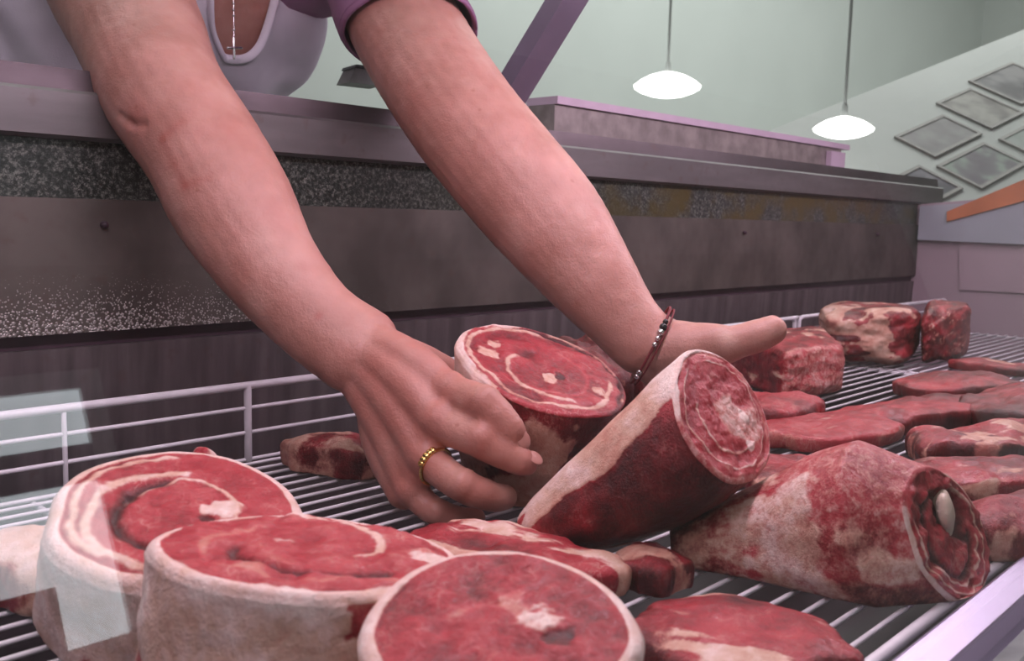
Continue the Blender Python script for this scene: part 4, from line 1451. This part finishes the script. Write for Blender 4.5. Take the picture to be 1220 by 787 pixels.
def print_material(name, seed, a, b, c):
    t = NT(name)
    nz = t.n('ShaderNodeTexNoise', i_Scale=11.0, i_Detail=5.0)
    mp = t.n('ShaderNodeMapping')
    mp.inputs['Location'].default_value = (seed * 3.1, seed * 1.7, 0)
    t.l(t.coords(), mp.inputs[0])
    t.l(mp.outputs[0], nz.inputs['Vector'])
    t.set(Base_Color=t.ramp(nz.outputs['Fac'], [(0.36, a), (0.5, b), (0.62, c)]), Roughness=0.6)
    return t.m


pics = [
    (0.235, -0.110, 0.120, 0.112, 'reflected framed brown-grey picture in the upper row, second from the right edge', ((0.12, 0.10, 0.10), (0.23, 0.21, 0.20), (0.34, 0.32, 0.30))),
    (-0.105, -0.076, 0.155, 0.080, 'reflected framed pale mauve picture, leftmost of the upper row', ((0.20, 0.18, 0.19), (0.24, 0.22, 0.23), (0.29, 0.28, 0.28))),
    (0.580, -0.150, 0.170, 0.110, 'reflected framed dark picture in the upper row at the right edge', ((0.06, 0.05, 0.06), (0.13, 0.12, 0.13), (0.22, 0.20, 0.21))),
    (-0.160, 0.120, 0.150, 0.082, 'reflected framed picture of mixed plum and pale green, middle of the lower row', ((0.11, 0.08, 0.11), (0.15, 0.13, 0.15), (0.25, 0.29, 0.26))),
    (0.215, 0.135, 0.150, 0.080, 'reflected framed pale green picture in the lower row at the right edge', ((0.22, 0.25, 0.24), (0.29, 0.32, 0.30), (0.33, 0.35, 0.34))),
    (-0.440, 0.085, 0.080, 0.082, 'reflected framed dark purple picture, leftmost of the lower row above the ledge', ((0.04, 0.03, 0.05), (0.09, 0.07, 0.10), (0.17, 0.15, 0.18))),
]
for k, (u, v, hu, hv, lab, cols) in enumerate(pics):
    c = bc + pa * u + pb * v
    t = empty('reflected_picture', tuple(c), lab, 'picture')
    fw = 0.013
    board_box('reflected_picture_print', u - hu + fw, u + hu - fw, v - hv + fw, v + hv - fw, 0.003, 0.006, print_material('reflected_picture_print', k + 1, *cols), t, c)
    for (a0, a1, b0, b1) in ((u - hu, u + hu, v - hv, v - hv + fw), (u - hu, u + hu, v + hv - fw, v + hv), (u - hu, u - hu + fw, v - hv + fw, v + hv - fw), (u + hu - fw, u + hu, v - hv + fw, v + hv - fw)):
        board_box('reflected_frame_bar', a0, a1, b0, b1, 0.002, 0.009, FRAMEM, t, c)
BOARDM = plain('pale_grey_reflected_wall', (0.46, 0.47, 0.46), 0.6, 0, 0.08, 3)
structure(board_box('wall_reflected', -0.64, 1.5, -0.42, 0.25, -0.03, 0.0, BOARDM, None, (0, 0, 0)))

# small tilted box on the ledge behind the sleeve arm
TRAYM = plain('grey_green_plastic', (0.26, 0.30, 0.27), 0.5, 0, 0.3, 30)
tb = np.array((0.7297, 0.9550, 0.3776))
tr = empty('plastic_box', tuple(tb), 'small grey-green plastic box standing on the ledge behind the sleeved arm', 'box')
ea, eb, ec = np.array((0.022, -0.004, 0)), np.array((0.004, 0.018, 0)), np.array((0.010, 0.0, 0.018))
V = [tb + ea * a + eb * b + ec * c for a, b, c in ((-1, -1, 0), (1, -1, 0), (1, 1, 0), (-1, 1, 0), (-1, -1, 1), (1, -1, 1), (1, 1, 1), (-1, 1, 1))]
FB = [(3, 2, 1, 0), (4, 5, 6, 7), (0, 1, 5, 4), (1, 2, 6, 5), (2, 3, 7, 6), (3, 0, 4, 7)]
recalc(meshobj('box_body', V, FB, TRAYM, tr, False, tb))
V = [tb + ea * a * 1.08 + eb * b * 1.08 + ec * c for a, b, c in ((-1, -1, 1.02), (1, -1, 1.02), (1, 1, 1.02), (-1, 1, 1.02), (-1, -1, 1.22), (1, -1, 1.22), (1, 1, 1.22), (-1, 1, 1.22))]
recalc(meshobj('box_lid', V, FB, plain('dark_green_plastic', (0.06, 0.09, 0.08), 0.4, 0, 0.2, 30), tr, False, tb))
